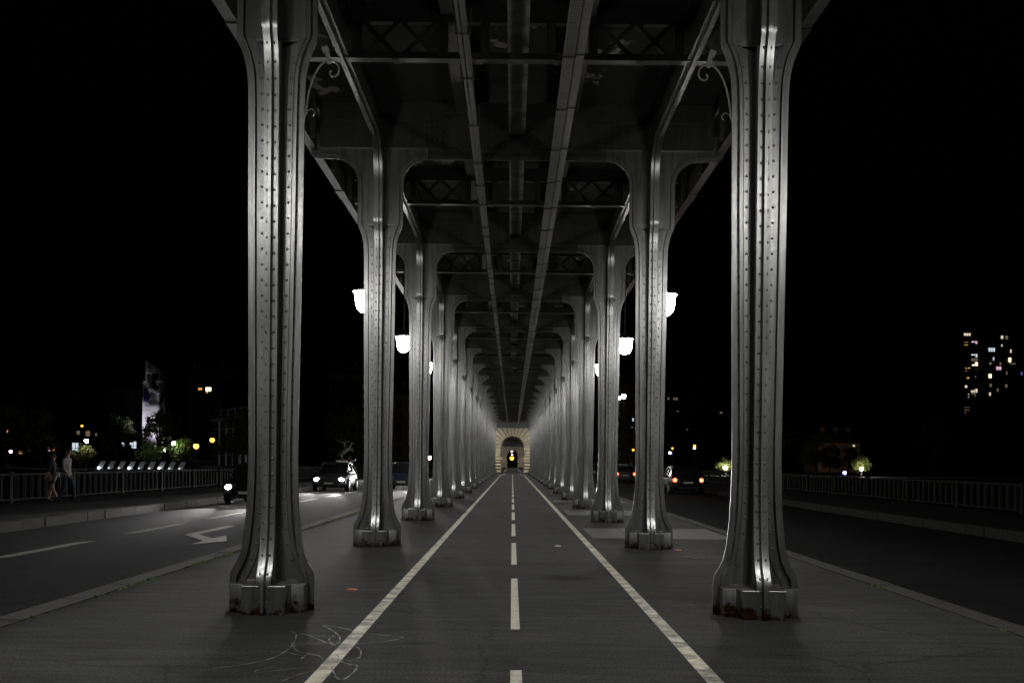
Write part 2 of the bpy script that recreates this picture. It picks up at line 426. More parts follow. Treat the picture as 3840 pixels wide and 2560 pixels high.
mb = MB(); mb.box(-1500, 1500, -200, 1500, -10, -9)
tag(mb.build('river', M['water']), 'black night river under the bridge', None, None, 'structure')
mb = MB(); mb.box(-1500, -12.6, 150, 1500, -9, -0.6); mb.box(12.6, 1500, 150, 1500, -9, -0.6); mb.box(-12.6, 12.6, 150, 1500, -9, -0.15)
tag(mb.build('far_bank_ground', M['bank']), None, None, None, 'structure')
mb = MB(); mb.box(-12.6, 12.6, Y0, Y1, -1.4, -0.30)
tag(mb.build('bridge_slab', M['bank']), None, None, None, 'structure')
mb = MB(); mb.box(-X_PROM+.22, X_PROM-.22, Y0, 262, -0.296, 0)
tag(mb.build('promenade', M['promenade']), 'central asphalt promenade under the viaduct', None, None, 'structure')
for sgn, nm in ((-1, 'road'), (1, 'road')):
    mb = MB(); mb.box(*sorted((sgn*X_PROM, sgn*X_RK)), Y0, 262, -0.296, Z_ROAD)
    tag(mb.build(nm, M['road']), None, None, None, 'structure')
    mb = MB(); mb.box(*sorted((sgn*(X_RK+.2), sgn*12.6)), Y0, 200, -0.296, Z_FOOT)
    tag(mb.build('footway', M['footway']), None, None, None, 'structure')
    mb = MB(); y = Y0                      # flush granite edging of the promenade
    while y < 150:
        l = random.uniform(.9, 1.15); j = random.uniform(-.004, .004)
        mb.box(*sorted((sgn*(X_PROM-.215), sgn*(X_PROM+j))), y+.006, y+l-.006, -0.29, .008+j*.6); y += l
    tag(mb.build('promenade_kerb', M['edging']), None, None, None, 'structure')
    mb = MB(); y = Y0
    while y < 150:
        l = random.choice((.75, .8, .85, 1.1)); j = random.uniform(-.006, .006)
        mb.box(*sorted((sgn*(X_RK+j), sgn*(X_RK+.195))), y+.008, y+l-.008, -0.29, Z_FOOT+.006+j*.4); y += l
    tag(mb.build('footway_kerb', M['granite']), None, None, None, 'structure')

# pale slab strips crossing the right-hand edge of the promenade
mb = MB()
for (y0, y1) in ((15.3, 17.7), (22.0, 24.5), (29.2, 30.6)):
    x = 1.22
    while x < 3.3:
        mb.box(x+.006, min(x+.62, 3.42)-.006, y0, y1, -.02, .004); x += .62
tag(mb.build('paving_strip', M['pale_slab']), None, None, None, 'structure')

# ---- lane markings
def quad_strip(mb, pts, w, z):
    for i in range(len(pts)-1):
        a, c = Vector(pts[i]), Vector(pts[i+1]); d = (c-a).normalized(); s_ = Vector((d.y, -d.x))*w/2
        mb.add([(a.x-s_.x, a.y-s_.y, z), (a.x+s_.x, a.y+s_.y, z), (c.x+s_.x, c.y+s_.y, z), (c.x-s_.x, c.y-s_.y, z)], [(0,1,2,3)])
for sgn, x in ((-1, -1.037), (1, 1.062)):
    mb = MB(); pts = [(x, 1 + i*1.5) for i in range(58)] + [(x*.93, 90), (x*.78, 95), (x*.7, 100)]
    for i in range(len(pts)-1):
        a, c = pts[i], pts[i+1]; w = .045
        e = [random.uniform(-.005, .005) for _ in range(4)]
        mb.add([(a[0]-w, a[1], .004), (a[0]+w, a[1], .004), (c[0]+w, c[1], .004), (c[0]-w, c[1], .004)], [(0,1,2,3)])
    side = 'left' if sgn < 0 else 'right'
    o = mb.build('lane_edge_line', M['line'])
    tag(o, f'worn solid cream line along the {side} edge of the cycle lane', 'road marking', 'solid edge lines of the cycle lane')
mb = MB()
proto = None
for k in range(22):
    ye = 5.52 + 4.36*k
    if ye > 97: break
    mb = MB(); w = .031
    mb.box(-w, w, -3.0, 0, .0, .005)
    if proto is None:
        proto = mb.build('lane_dash', M['dash']); o = proto
    else:
        o = proto.copy(); COL.objects.link(o)
    o.location = (.012, ye, 0)
    nm = ORD[k] if k < len(ORD) else None
    lab = f'{nm} cream dash from the camera in the middle of the cycle lane' if nm else 'tiny distant cream dash in the lane centre before the stone arch'
    tag(o, lab, 'road marking', 'cream centre dashes of the cycle lane')
# lines beyond the pavilion
for x in (-1.0, 1.0):
    mb = MB(); mb.box(x-.06, x+.06, 118, 216, 0, .005)
    tag(mb.build('lane_edge_line', M['line']), 'far ' + ('left' if x < 0 else 'right') + ' lane line seen through the near stone arch', 'road marking')
# left road: dashes and the bent arrow
dash_proto = None
for k in range(9):
    y = 7.9 + 4.42*k
    lab = ['pale skewed road dash in the left road, cut by the left picture edge', 'pale skewed road dash left of the bent arrow', 'short pale road dash behind the bent arrow beside the nearest left column']
    poly = [(-.08, .0), (.08, .45), (.08, 3.1), (-.08, 2.75)]
    if dash_proto is None:
        mb = MB(); mb.prism(poly, lambda a, c, t: (a, c, t), -.01, .004)
        dash_proto = mb.build('road_dash', M['roadpaint']); o = dash_proto
    else: o = dash_proto.copy(); COL.objects.link(o)
    o.location = (-6.5, y, Z_ROAD)
    tag(o, lab[k-1] if 1 <= k <= 3 else 'pale dash between the two lanes of the left road farther along', 'road marking', 'lane dashes on the left road')
mb = MB()
arrow = [(-5.48,19.2),(-5.53,16.8),(-4.83,15.6),(-4.81,14.9),(-4.46,15.6),(-4.8,16.75),(-4.84,16.1),(-5.33,16.95),(-5.30,19.05)]
mb.prism(arrow, lambda a, c, t: (a, c, t), Z_ROAD-.01, Z_ROAD+.004)
tag(mb.build('road_arrow', M['roadpaint']), 'pale bent merge arrow painted on the left road', 'road marking')

# chalk scrawl on the promenade, lower left
strokes = [
 [(800,1180),(830,1195),(862,1212),(892,1236),(912,1258),(913,1285),(895,1303),(862,1302),(842,1284),(846,1264),(878,1249),(820,1252),(740,1250),(640,1232)],
 [(800,1180),(830,1181),(900,1190),(1100,1233),(1240,1248),(1335,1258),(1325,1270),(1200,1291),(1015,1307)],
 [(560,1222),(595,1224),(615,1240),(608,1280),(585,1318),(540,1358),(480,1392),(390,1420),(300,1440),(160,1462),(40,1475)],
 [(445,1357),(500,1358),(560,1365),(640,1385),(690,1379),(740,1380),(780,1392),(800,1408)],
 [(890,1310),(830,1303),(760,1301),(690,1305),(625,1312),(600,1324),(612,1345),(655,1366)],
 [(655,1366),(720,1372),(770,1385),(690,1382),(650,1410)],
 [(985,1322),(1025,1326),(1052,1345),(1060,1372),(1048,1400),(1015,1414),(960,1420),(905,1414),(905,1390),(880,1372)],
 [(900,1412),(930,1430),(960,1440),(1000,1448),(975,1452),(1028,1450),(1030,1470),(1010,1500),(960,1540),(915,1552),(890,1530),(858,1465)],
 [(740,1470),(650,1473),(560,1474),(440,1470),(360,1484),(330,1494),(360,1500),(470,1490),(600,1470)],
 [(520,1562),(600,1528),(660,1508),(740,1490)],
 [(640,1232),(700,1248),(770,1275),(830,1302),(885,1318)],
 [(820,1520),(880,1530),(915,1552)]]
scr = None
for st in strokes:
    mb = MB()
    pts = [gnd(780+cx*.5483, 1700+cy_*.5483) for cx, cy_ in st]
    fine = []
    for i in range(len(pts)-1):
        p0 = pts[max(i-1,0)]; p1 = pts[i]; p2 = pts[i+1]; p3 = pts[min(i+2, len(pts)-1)]
        for j in range(5):
            t_ = j/5
            fine.append(0.5*((2*p1)+(p2-p0)*t_+(2*p0-5*p1+4*p2-p3)*t_*t_+(3*p1-p0-3*p2+p3)*t_**3))
    fine.append(pts[-1])
    if scr is None: scr = thing('chalk_scrawl', (-1.1, 5.6, 0), 'thin pale looping scrawl on the asphalt across the left lane line', 'scrawl')
    wd = random.uniform(.007, .012)
    for i in range(len(fine)-1):
        quad_strip(mb, [(p.x+1.1, p.y-5.6) for p in fine[i:i+2]], wd*(.75+.45*math.sin(i*.9+wd*900)), .006)
    mb.build('stroke', M['chalk'], scr)
#tag(mb.build('chalk_scrawl', M['chalk']), 'thin pale looping scrawl on the asphalt across the left lane line', 'scrawl')

# manhole
mb = MB(); q = gnd(2660, 2090)
mb.lathe([(.30, 0), (.30, .006), (.27, .006), (.268, .003), (.262, .003), (.26, .006), (.02, .006), (.001, .006)], 28)
for i in range(-3, 4):
    for j in range(-3, 4):
        if i*i+j*j < 11: mb.box(i*.065-.02, i*.065+.02, j*.065-.02, j*.065+.02, .005, .011)
tag(mb.build('manhole_cover', M['manhole'], None, None, (q.x, q.y, 0)), 'round iron manhole cover in the pavement beside the nearest right column', 'manhole cover')
# weeds in the kerb joint
mb = MB()
for sgn in (-1, 1):
    for k in range(46 if sgn < 0 else 12):
        y = random.uniform(7, 30); cl = random.randint(6, 16)
        for i in range(cl):
            x = sgn*(X_PROM-.225) + random.gauss(0, .012); yy = y + random.gauss(0, .12); h = random.uniform(.01, .035)
            a = random.uniform(0, PI); dx, dy = math.cos(a)*.012, math.sin(a)*.012; lx, ly = random.gauss(0, .012), random.gauss(0, .012)
            mb.add([(x-dx, yy-dy, 0), (x+dx, yy+dy, 0), (x+lx, yy+ly, h)], [(0,1,2)])
tag(mb.build('kerb_weeds', M['moss']), None, None, None, 'stuff')
# litter: tiny pale and orange scraps
for (px, py, lab, c) in ((1323, 2210, 'small orange scrap on the asphalt between left column and lane line', (.6, .12, .03)),
                         (2095, 2047, 'thin pale scrap lying right of the centre dashes', (.4, .4, .36)),
                         (2545, 2062, 'small reddish scrap beside the base of the second right column', (.4, .12, .06))):
    q = gnd(px, py); mb = MB()
    mb.add([(-.05,-.012,0),(.04,-.018,0),(.055,.014,.004),(-.03,.02,.009),(0,0,.014)], [(0,1,4),(1,2,4),(2,3,4),(3,0,4),(0,3,2,1)])
    tag(mb.build('litter', mat('scrap', c, .7), None, None, (q.x, q.y, .001)), lab, 'litter', 'scraps on the asphalt')

# ------------------------------------------------------------------ riveted columns
ARM = [(0.0,.326),(.235,.326),(.285,.318),(.32,.304),(.355,.280),(.433,.246),(.546,.224),(.715,.207),(.884,.197),(1.22,.189),
       (2.0,.198),(3.0,.210),(3.5,.213),(3.85,.216),(4.04,.221),(4.15,.232),(4.25,.256),(4.32,.283),(4.36,.300)]
SEC = [(0,.0105),(-.050,.0105),(-.050,.054),(-.062,.054),(-.062,.0125),(-.088,.0125),(-.088,.0235),(-.132,.0235),(-.132,.0115)]
SEC = SEC + [(a, -c) for a, c in reversed(SEC)]
SEC_UP = [(0,.0135),(-.046,.0135),(-.046,.058),(-.06,.058),(-.06,.0115),(-.095,.0115)]
SEC_UP = SEC_UP + [(a, -c) for a, c in reversed(SEC_UP)]
def arm_map(k):
    c, s_ = [(1,0),(0,1),(-1,0),(0,-1)][k]
    return lambda rr, lat, z: (c*rr - s_*lat, s_*rr + c*lat, z)
def normals(path):
    out = []
    for i in range(len(path)):
        a, c = path[max(i-1,0)], path[min(i+1,len(path)-1)]
        d = Vector((c[0]-a[0], c[1]-a[1])).normalized()
        out.append((d.y, -d.x))
    return out
def sweep(mb, path, sec, fn):
    nn = normals(path); n = len(sec); vs_, fs = [], []
    for (rr, z), (nr, nz_) in zip(path, nn):
        for a, lat in sec: vs_.append(fn(rr + nr*a, lat, z + nz_*a))
    for i in range(len(path)-1):
        for j in range(n): fs.append((i*n+j, i*n+(j+1)%n, (i+1)*n+(j+1)%n, (i+1)*n+j))
    fs += [tuple(range(n))[::-1], tuple((len(path)-1)*n+j for j in range(n))]
    mb.add(vs_, fs)
def lerp_r(h):
    for (h0, r0), (h1, r1) in zip(ARM, ARM[1:]):
        if h0 <= h <= h1: return r0 + (r1-r0)*(h-h0)/(h1-h0), (r1-r0)/(h1-h0)
    return ARM[-1][1], 0
def smooth_arm():
    out = []
    for i in range(len(ARM)-1):
        p0 = ARM[max(i-1,0)]; p1 = ARM[i]; p2 = ARM[i+1]; p3 = ARM[min(i+2,len(ARM)-1)]
        out.append((p1[1], p1[0]))
        if i > 0 and p2[0]-p1[0] < .6: out.append(((p1[1]+p2[1])/2 + ((p1[1]-p0[1])*.0625-(p3[1]-p2[1])*.0625), (p1[0]+p2[0])/2))
    out.append((ARM[-1][1], ARM[-1][0]))
    return out
shaft, base, cap = MB(), MB(), MB()
path = smooth_arm()
for k in range(4):
    fn = arm_map(k)
    sweep(shaft, [p for p in path], SEC, fn)
    # web plate of the arm
    for i in range(len(path)-1):
        (r0, z0), (r1, z1) = path[i], path[i+1]
        if z0 < .2: continue
        vs_ = []
        for rr, z in ((0, z0), (r0-.12, z0), (r1-.12, z1), (0, z1)):
            for lat in (-.0112, .0112): vs_.append(fn(rr, lat, z))
        shaft.add(vs_, [(0,2,4,6),(1,7,5,3)])
    h = .09
    while h < 4.3:
        rr, dr = lerp_r(h); nl = math.hypot(1, dr); nr, nz_ = 1/nl, -dr/nl
        for sg in (-1, 1):
            if h > .02:
                shaft.dome(fn(rr - .050*nr + (.003 if h < .23 else 0), sg*.0255, h - .050*nz_), Vector(fn(nr, 0, nz_)), .0135)
            if .3 < h < 4.2:
                hh = h + .06; r2, _ = lerp_r(hh)
                shaft.dome(fn(r2 - .110, sg*.0235, hh), Vector(fn(0, sg, 0)), .0125)
        h += .119
# round core between the arms
shaft.lathe([(.05, .2), (.042, .5), (.036, 1.0), (.036, 3.6), (.05, 4.36)], 8)
# base: plus shaped block with a roof sloping to the core
A, Bq = .163, .2805
plus = [(A,Bq),(A,A+.02),(A+.02,A),(Bq,A),(Bq,-A),(A+.02,-A),(A,-A-.02),(A,-Bq),(-A,-Bq),(-A,-A-.02),(-A-.02,-A),(-Bq,-A),(-Bq,A),(-A-.02,A),(-A,A+.02),(-A,Bq)]
n_ = len(plus); rings = []
for z, sc in ((0, 1.0), (.03, 1.0), (.2115, 1.0), (.2145, .993), (.217, .70), (.224, .45), (.24, .2)):
    rings += [(x*sc, y*sc, z) for x, y in plus]
base.add(rings, [(i*n_+j, i*n_+(j+1)%n_, (i+1)*n_+(j+1)%n_, (i+1)*n_+j) for i in range(3) for j in range(n_)])
base.add(rings, [(i*n_+j, i*n_+(j+1)%n_, (i+1)*n_+(j+1)%n_, (i+1)*n_+j) for i in range(3, 6) for j in range(n_)] + [tuple(6*n_+j for j in range(n_))], 1)
# capital: plain upper stalk, curved brackets across and along the bridge
def arc_path(h_top, rad, tail):
    pth = [(.300, 4.36), (.308, 4.385), (.31, 4.42), (.31, h_top-rad)]
    for i in range(1, 9):
        a = PI/2*i/8
        pth.append((.31+rad-rad*math.cos(a), h_top-rad+rad*math.sin(a)))
    if tail: pth.append((.31+rad+tail, h_top))
    return pth
CAPB = {}
for k in range(4):
    fn = arm_map(k)
    if k in (0, 2):
        inner = arc_path(5.28, .33, 0.0)
        outer = arc_path(5.28, .33, .22)
        outer += [(.31+.33+.29, 5.30), (.31+.33+.34, 5.36)]
        pth = {'in': inner, 'out': outer}
    else:
        pth = {'in': arc_path(5.40, .46, 0)}; pth['out'] = pth['in']
    CAPB[k] = pth
def make_cap(side):
    cap = MB()
    for k in range(4):
        fn = arm_map(k)
        key = 'in' if (k == 0) == (side < 0) else 'out'
        pth = CAPB[k][key if k in (0, 2) else 'in']
        sweep(cap, pth, SEC_UP, fn)
        nn = normals(pth)
        poly = [(0, 4.30)] + [(rr+a*-.08, z+c*-.08) for (rr, z), (a, c) in zip(pth, nn)]
        poly += [(poly[-1][0], 5.62), (0, 5.62)]
        cap.prism(poly, lambda a, c, t, fn=fn: fn(a, t, c), -.0112, .0112)
        # thin cover plate line where the riveted shaft ends
        cap.prism([(.01, 4.38), (.225, 4.38), (.225, 4.40), (.01, 4.40)], lambda a, c, t, fn=fn: fn(a, t, c), -.03, .03)
        cap.prism([(.02, 4.40), (.222, 4.40), (.222, 5.0), (.02, 5.1)], lambda a, c, t, fn=fn: fn(a, t, c), -.017, .017)
    return cap
shaft_me = shaft.mesh('shaft', [M['iron'], M['rivet']], math.radians(32))
base_me = base.mesh('base', [M['iron'], M['grime']], math.radians(25))
cap_me = {s_: make_cap(s_).mesh('capital', M['iron'], math.radians(32)) for s_ in (-1, 1)}
for sgn, row in ((-1, 'left'), (1, 'right')):
    for k in range(-1, KMAX):
        y = Z1 + BAY*k
        if k == -1: lab = f'grey riveted column of the {row} row behind the camera'
        elif k == 0: lab = f'tall grey riveted iron column nearest the camera on the {row}, filling the picture height'
        else: lab = f'{ORD[k]} grey riveted iron column from the camera in the {row} row'
        c = thing('iron_column', (sgn*XC, y, 0), lab, 'column', 'riveted columns carrying the viaduct')
        for nm, me in (('base', base_me), ('shaft', shaft_me), ('capital', cap_me[sgn])):
            o = bpy.data.objects.new(nm, me); COL.objects.link(o); o.parent = c

# scroll brackets on the nearest pair
for sgn, row in ((-1, 'left'), (1, 'right')):
    mb = MB()
    def P(x, z): return (-sgn*x, 0, z)
    pts = [P(.20,3.72),(P(.225,3.85)),P(.25,4.0),P(.29,4.12),P(.345,4.20),P(.41,4.225),P(.46,4.20),P(.475,4.15),P(.455,4.11),P(.42,4.105),P(.405,4.13),P(.42,4.155)]
    fine = []
    V_ = [Vector(p) for p in pts]
    for i in range(len(V_)-1):
        p0, p1, p2, p3 = V_[max(i-1,0)], V_[i], V_[i+1], V_[min(i+2,len(V_)-1)]
        for j in range(4):
            t_ = j/4; fine.append(0.5*((2*p1)+(p2-p0)*t_+(2*p0-5*p1+4*p2-p3)*t_*t_+(3*p1-p0-3*p2+p3)*t_**3))
    mb.tube(fine, .008, 6)
    mb.tube([P(.213,3.79),P(.235,3.84),P(.27,3.855),P(.295,3.83),P(.285,3.80)], .005, 6)
    mb.bar(P(.375,4.32), P(.405,4.20), .006, .035, up=(1,0,0))
    mb.bar(P(.36,4.335), P(.378,4.29), .012, .05, up=(1,0,0))
    tag(mb.build('scroll_bracket', M['galv'], None, math.radians(40), (sgn*XC, Z1+.0, 0)),
        f'curled wrought iron bracket high on the nearest {row} column', 'bracket', 'curled iron brackets')

# ------------------------------------------------------------------ viaduct deck and girders
YA, YB = Z1-BAY-2, YP+.2
deck = thing('viaduct_deck', (0, YA, 0), 'dark viaduct deck running overhead to the stone arch', 'viaduct')
mb = MB()
for sg in (-1, 1): mb.box(*sorted((sg*.74, sg*2.70)), 0, YB-YA, 6.06, 6.9)
mb.box(-.735, .735, 0, YB-YA, 6.75, 6.9)
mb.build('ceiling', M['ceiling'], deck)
mb = MB(); mb.box(-2.9, 2.9, 0, YB-YA, 6.904, 7.1); mb.build('track_bed', M['iron_dark'], deck)
# stringers under the tracks
for sg in (-1, 1):
    mb = MB(); mb.box(sg*.76-.012, sg*.76+.012, 0, YB-YA, 5.92, 6.06); mb.box(sg*.76-.07, sg*.76+.07, 0, YB-YA, 5.905, 5.92)
    mb.build('stringer', M['iron_dark'], deck)
mb = MB(); k = -1
while k < KMAX:
    y0 = Z1+BAY*k-YA; mb.box(-.112, .112, y0+.06, y0+BAY-.06, 5.62, 5.635); mb.box(-.01, .01, y0+.06, y0+BAY-.06, 5.635, 6.3)
    for e in (y0+.12, y0+BAY-.12, y0+BAY/2-.2, y0+BAY/2+.2):
        for x in (-.08, -.03, .03, .08): mb.dome((x, e, 5.62), (0,0,-1), .009)
    k += 1
mb.build('centre_stringer', [M['strip'], M['rivet']], deck)

# longitudinal girders over the column rows and at the deck edges
for sgn, row in ((-1, 'left'), (1, 'right')):
    mb = MB()
    for k in range(-1, KMAX):
        y0 = Z1 + BAY*k; a, c = y0+.77, y0+BAY-.77
        if k == KMAX-1: c = YP
        def fn(rr, lat, z, a=a): return (lat, a+rr, z)
        sweep(mb, [(0, 5.40), (c-a, 5.40)], SEC_UP, fn)
        yy = a
        while yy < c:
            for sg in (-1, 1): mb.dome((sg*.04, yy, 5.436), (0,0,-1), .008, 5)
            yy += .16
    mb.box(-.012, .012, Z1-BAY+.02, YP, 5.48, 6.06)
    mb.box(-.06, .06, Z1-BAY+.02, YP, 5.98, 6.055)
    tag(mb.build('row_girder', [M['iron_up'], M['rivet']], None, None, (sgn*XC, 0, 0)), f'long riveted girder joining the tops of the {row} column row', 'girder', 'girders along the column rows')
    mb = MB()
    mb.box(-.012, .012, YA, YB, 5.40, 6.9); mb.box(-.058, .058, YA, YB, 5.385, 5.3985)
    mb.box(-.05, .05, YA, YB, 5.40, 5.412); mb.box(-.05, .05, YA, YB, 5.98, 6.05)
    y = YA
    while y < YB:
        mb.box(-sgn*.06-.05, -sgn*.06+.05, y, y+.02, 5.412, 6.06); y += 1.5
    y = Z1-BAY
    while y < 60:
        mb.box(-.065, .065, y+2.0, y+2.5, 5.376, 5.3845); y += BAY
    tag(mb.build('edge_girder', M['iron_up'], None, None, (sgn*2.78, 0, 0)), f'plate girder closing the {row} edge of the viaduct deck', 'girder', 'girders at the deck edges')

# cross girders at the column pairs
mb = MB()
mb.box(-2.70, 2.70, -.022, .022, 5.45, 6.055)
for sg in (-1, 1):
    pass
mb.box(-2.68, 2.68, -.055, .055, 5.425, 5.447)
for sg in (-1, 1):
    mb.box(-2.66, 2.66, *sorted((sg*.0222, sg*.034)), 5.447, 5.50)
    mb.box(-2.66, 2.66, *sorted((sg*.0222, sg*.036)), 5.80, 5.87)
    mb.box(-2.66, 2.66, *sorted((sg*.0222, sg*.034)), 5.97, 6.05)
    x = -2.6
    while x < 2.6:
        mb.dome((x, sg*.036, 5.835), (0, sg, 0), .010); mb.dome((x+.05, sg*.034, 5.472), (0, sg, 0), .009); x += .115
    for s2 in (-1, 1):
        mb.box(*sorted((s2*1.02, s2*1.30)), *sorted((sg*.0222, sg*.032)), 5.51, 5.795)
        for i in range(4):
            for j in range(3): mb.dome((s2*(1.055+i*.07), sg*.032, 5.55+j*.1), (0, sg, 0), .012)
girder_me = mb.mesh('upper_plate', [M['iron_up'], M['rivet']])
mb = MB()
L_ = XC - .64
sweep(mb, [(-L_, 5.28), (L_, 5.28)], SEC_UP, lambda rr, lat, z: (rr, lat, z))
mb.box(-L_, L_, -.0112, .0112, 5.36, 5.46)
lower_me = mb.mesh('lower_flange', M['iron_up'])
for k in range(-1, KMAX):
    y = Z1+BAY*k
    lab = 'dark plate cross girder behind the camera' if k < 0 else f'{ORD[k]} plate cross girder from the camera, spanning a column pair with rounded corners'
    g = thing('cross_girder', (0, y, 0), lab, 'girder', 'plate cross girders on the column pairs')
    for nm, me in (('upper_plate', girder_me), ('lower_flange', lower_me)):
        o = bpy.data.objects.new(nm, me); COL.objects.link(o); o.parent = g
# lattice girders in mid bay
ch = MB()
ch.box(-2.70, 2.70, -.06, .06, 5.435, 5.45); ch.box(-2.70, 2.70, -.0425, -.03, 5.45, 5.51); ch.box(-2.70, 2.70, .03, .0425, 5.45, 5.51)
ch.box(-2.70, 2.70, -.04, .04, 5.83, 5.90); ch.box(-2.70, 2.70, -.01, .01, 5.90, 6.05)
for x in (-2.6, -1.72, -.80, -.35, .35, .80, 1.72, 2.6): ch.box(x-.05, x+.05, -.028, .028, 5.45, 5.832)
for x in (-1.3, -.42, .42, 1.3): ch.box(x-.04, x+.04, -.07, .07, 5.425, 5.452)
LA = []
for grp in (((-1.67,-1.26),(-1.26,-.85)), ((.85,1.26),(1.26,1.67)), ((1.77,2.16),(2.16,2.55)), ((-2.55,-2.16),(-2.16,-1.77))):
    la = MB()
    for x0, x1 in grp:
        la.prism([(x0-.02,5.47),(x0+.05,5.47),(x1+.02,5.85),(x1-.05,5.85)], lambda a, c, t: (a, t, c), -.024, -.013)
        la.prism([(x1+.02,5.47),(x1-.05,5.47),(x0-.02,5.85),(x0+.05,5.85)], lambda a, c, t: (a, t, c), .013, .024)
    LA.append(la.mesh('lattice', M['iron_dark']))
ch_me = ch.mesh('chord_frame', M['iron_up'])
for k in range(-1, KMAX):
    y = Z1+BAY*(k+.5)
    if y > YP-.5: continue
    lab = 'lattice cross girder above the camera' if k < 0 else f'{ORD[k]} lattice cross girder with X bracing from the camera, overhead in mid bay'
    g = thing('lattice_girder', (0, y, 0), lab, 'girder', 'lattice cross girders between the column pairs')
    for nm, me in [('chord_frame', ch_me)] + [('lattice', x) for x in LA]:
        o = bpy.data.objects.new(nm, me); COL.objects.link(o); o.parent = g

# cable trays
t1 = thing('cable_trunking', (-.53, 0, 0), 'clamped cable trunking hung under the deck left of its middle', 'cable tray')
cm = MB(); cm.box(-.075, .075, -.025, -.005, 5.195, 5.262); cm.box(-.08, -.065, -.022, -.008, 5.262, 5.45); cm.box(.065, .08, -.022, -.008, 5.262, 5.45)
cl_me = cm.mesh('clamp', M['iron_dark'])
mb = MB(); y = -3
i = 0
while y < YP:
    l = random.choice((.7, 1.1, 1.5)); w = random.uniform(.045, .055)
    mb.box(-w, w, y, y+l-.02, 5.215, 5.255)
    for x in (-.025, .012, .03): mb.box(x-.006, x+.006, y-.01, y+l, 5.203, 5.2152)
    if 3 < y < 62: o = bpy.data.objects.new('clamp', cl_me); COL.objects.link(o); o.parent = t1; o.location = (0, y, 0)
    y += l; i += 1
mb.build('trunking', M['galv'], t1)
t2 = thing('perforated_tray', (.0, 0, 0), 'perforated cable tray hung under the deck right of its middle', 'cable tray')
mb, md = MB(), MB()
cm = MB(); cm.box(.44, .575, 0, .018, 5.200, 5.2125); cm.box(.562, .572, 0, .016, 5.2125, 5.45); cm.box(.572, .67, .0, .016, 5.224, 5.2345)
hg_me = cm.mesh('hanger', M['iron_dark'])
for x in (.462, .48, .498, .516, .534, .552): mb.box(x-.006, x+.006, -3, YP, 5.215, 5.220)
y = -3
while y < 46:
    mb.box(.456, .558, y, y+.028, 5.2205, 5.2255); y += .055
mb.box(.456, .558, 46, YP, 5.2205, 5.2255)
mb.box(.452, .456, -3, YP, 5.213, 5.262); mb.box(.558, .562, -3, YP, 5.213, 5.262)
md.box(.575, .66, -3, YP, 5.235, 5.275)
y = -2
while y < YP:
    if 3 < y < 70: o = bpy.data.objects.new('hanger', hg_me); COL.objects.link(o); o.parent = t2; o.location = (0, y, 0)
    y += 1.5
mb.build('perforated_floor', M['galv'], t2); md.build('plain_duct', M['galv'], t2)

# ------------------------------------------------------------------ lanterns hung at the deck edge in mid bay
glass, capm, rod = MB(), MB(), MB()
glass.lathe([(.001,-.385),(.045,-.38),(.085,-.355),(.115,-.31),(.132,-.25),(.142,-.16),(.15,-.06),(.152,-.02)], 16)
capm.lathe([(.155,-.012),(.184,-.06),(.187,-.053),(.16,0),(.10,.035),(.045,.06),(.03,.09),(.012,.10)], 16)
rod.tube([(0,0,.09),(0,0,1.4)], .012, 8); rod.lathe([(.03,1.38),(.03,1.405)], 8)
for i in range(4):
    a = PI/4+PI/2*i
    rod.tube([(.178*math.cos(a),.178*math.sin(a),-.03),(.168*math.cos(a),.168*math.sin(a),-.17),(.136*math.cos(a),.136*math.sin(a),-.333),(.05*math.cos(a),.05*math.sin(a),-.41)], .004, 5)
rod.sphere((0,0,-.415), .02, 8, 5)
g_me = glass.mesh('diffuser', M['lantern'], math.radians(50)); c_me = capm.mesh('lamp_cap', M['lamp_iron'], math.radians(35)); r_me = rod.mesh('hanger', M['lamp_iron'], math.radians(50))
def lantern(x, y, lab, zz=4.03):
    t_ = thing('hanging_lantern', (x, y, zz), lab, 'lantern', 'lit lanterns hung along the deck edges')
    for nm, me in (('diffuser', g_me), ('lamp_cap', c_me), ('hanger', r_me)):
        o = bpy.data.objects.new(nm, me); COL.objects.link(o); o.parent = t_
        if nm != 'hanger': o.scale = (1.14, 1.14, 1.06)
    o = bpy.data.objects.new('lamp_light', LL); COL.objects.link(o); o.parent = t_; o.location = (0, 0, -.48); o.rotation_euler = (0, math.radians(0), 0)
    return t_
LL = bpy.data.lights.new('lamp_light', 'SPOT'); LL.energy = LAMP_W; LL.spot_size = math.radians(138); LL.spot_blend = .6
LL.shadow_soft_size = .045; LL.color = (1, .99, .96)
for sgn, row in ((-1, 'left'), (1, 'right')):
    for k in range(-2, KMAX):
        y = Z1+BAY*(k+.5)
        if y > YP-1: continue
        if k < 0: lab = f'lit white lantern on the {row} edge, above and beside the camera'
        elif k == 0: lab = f'lit lantern hidden behind the nearest {row} column'
        elif k == 1: lab = f'lit white lantern half hidden by the second {row} column, highest in view'
        elif k == 2: lab = f'lit white lantern seen whole beside the third {row} column'
        elif k == 3: lab = f'sliver of lit lantern between the third and fourth {row} columns'
        else: lab = f'distant lit lantern over the {row} edge, beyond the {ORD[k]} column'
        lantern(sgn*2.51, y, lab)

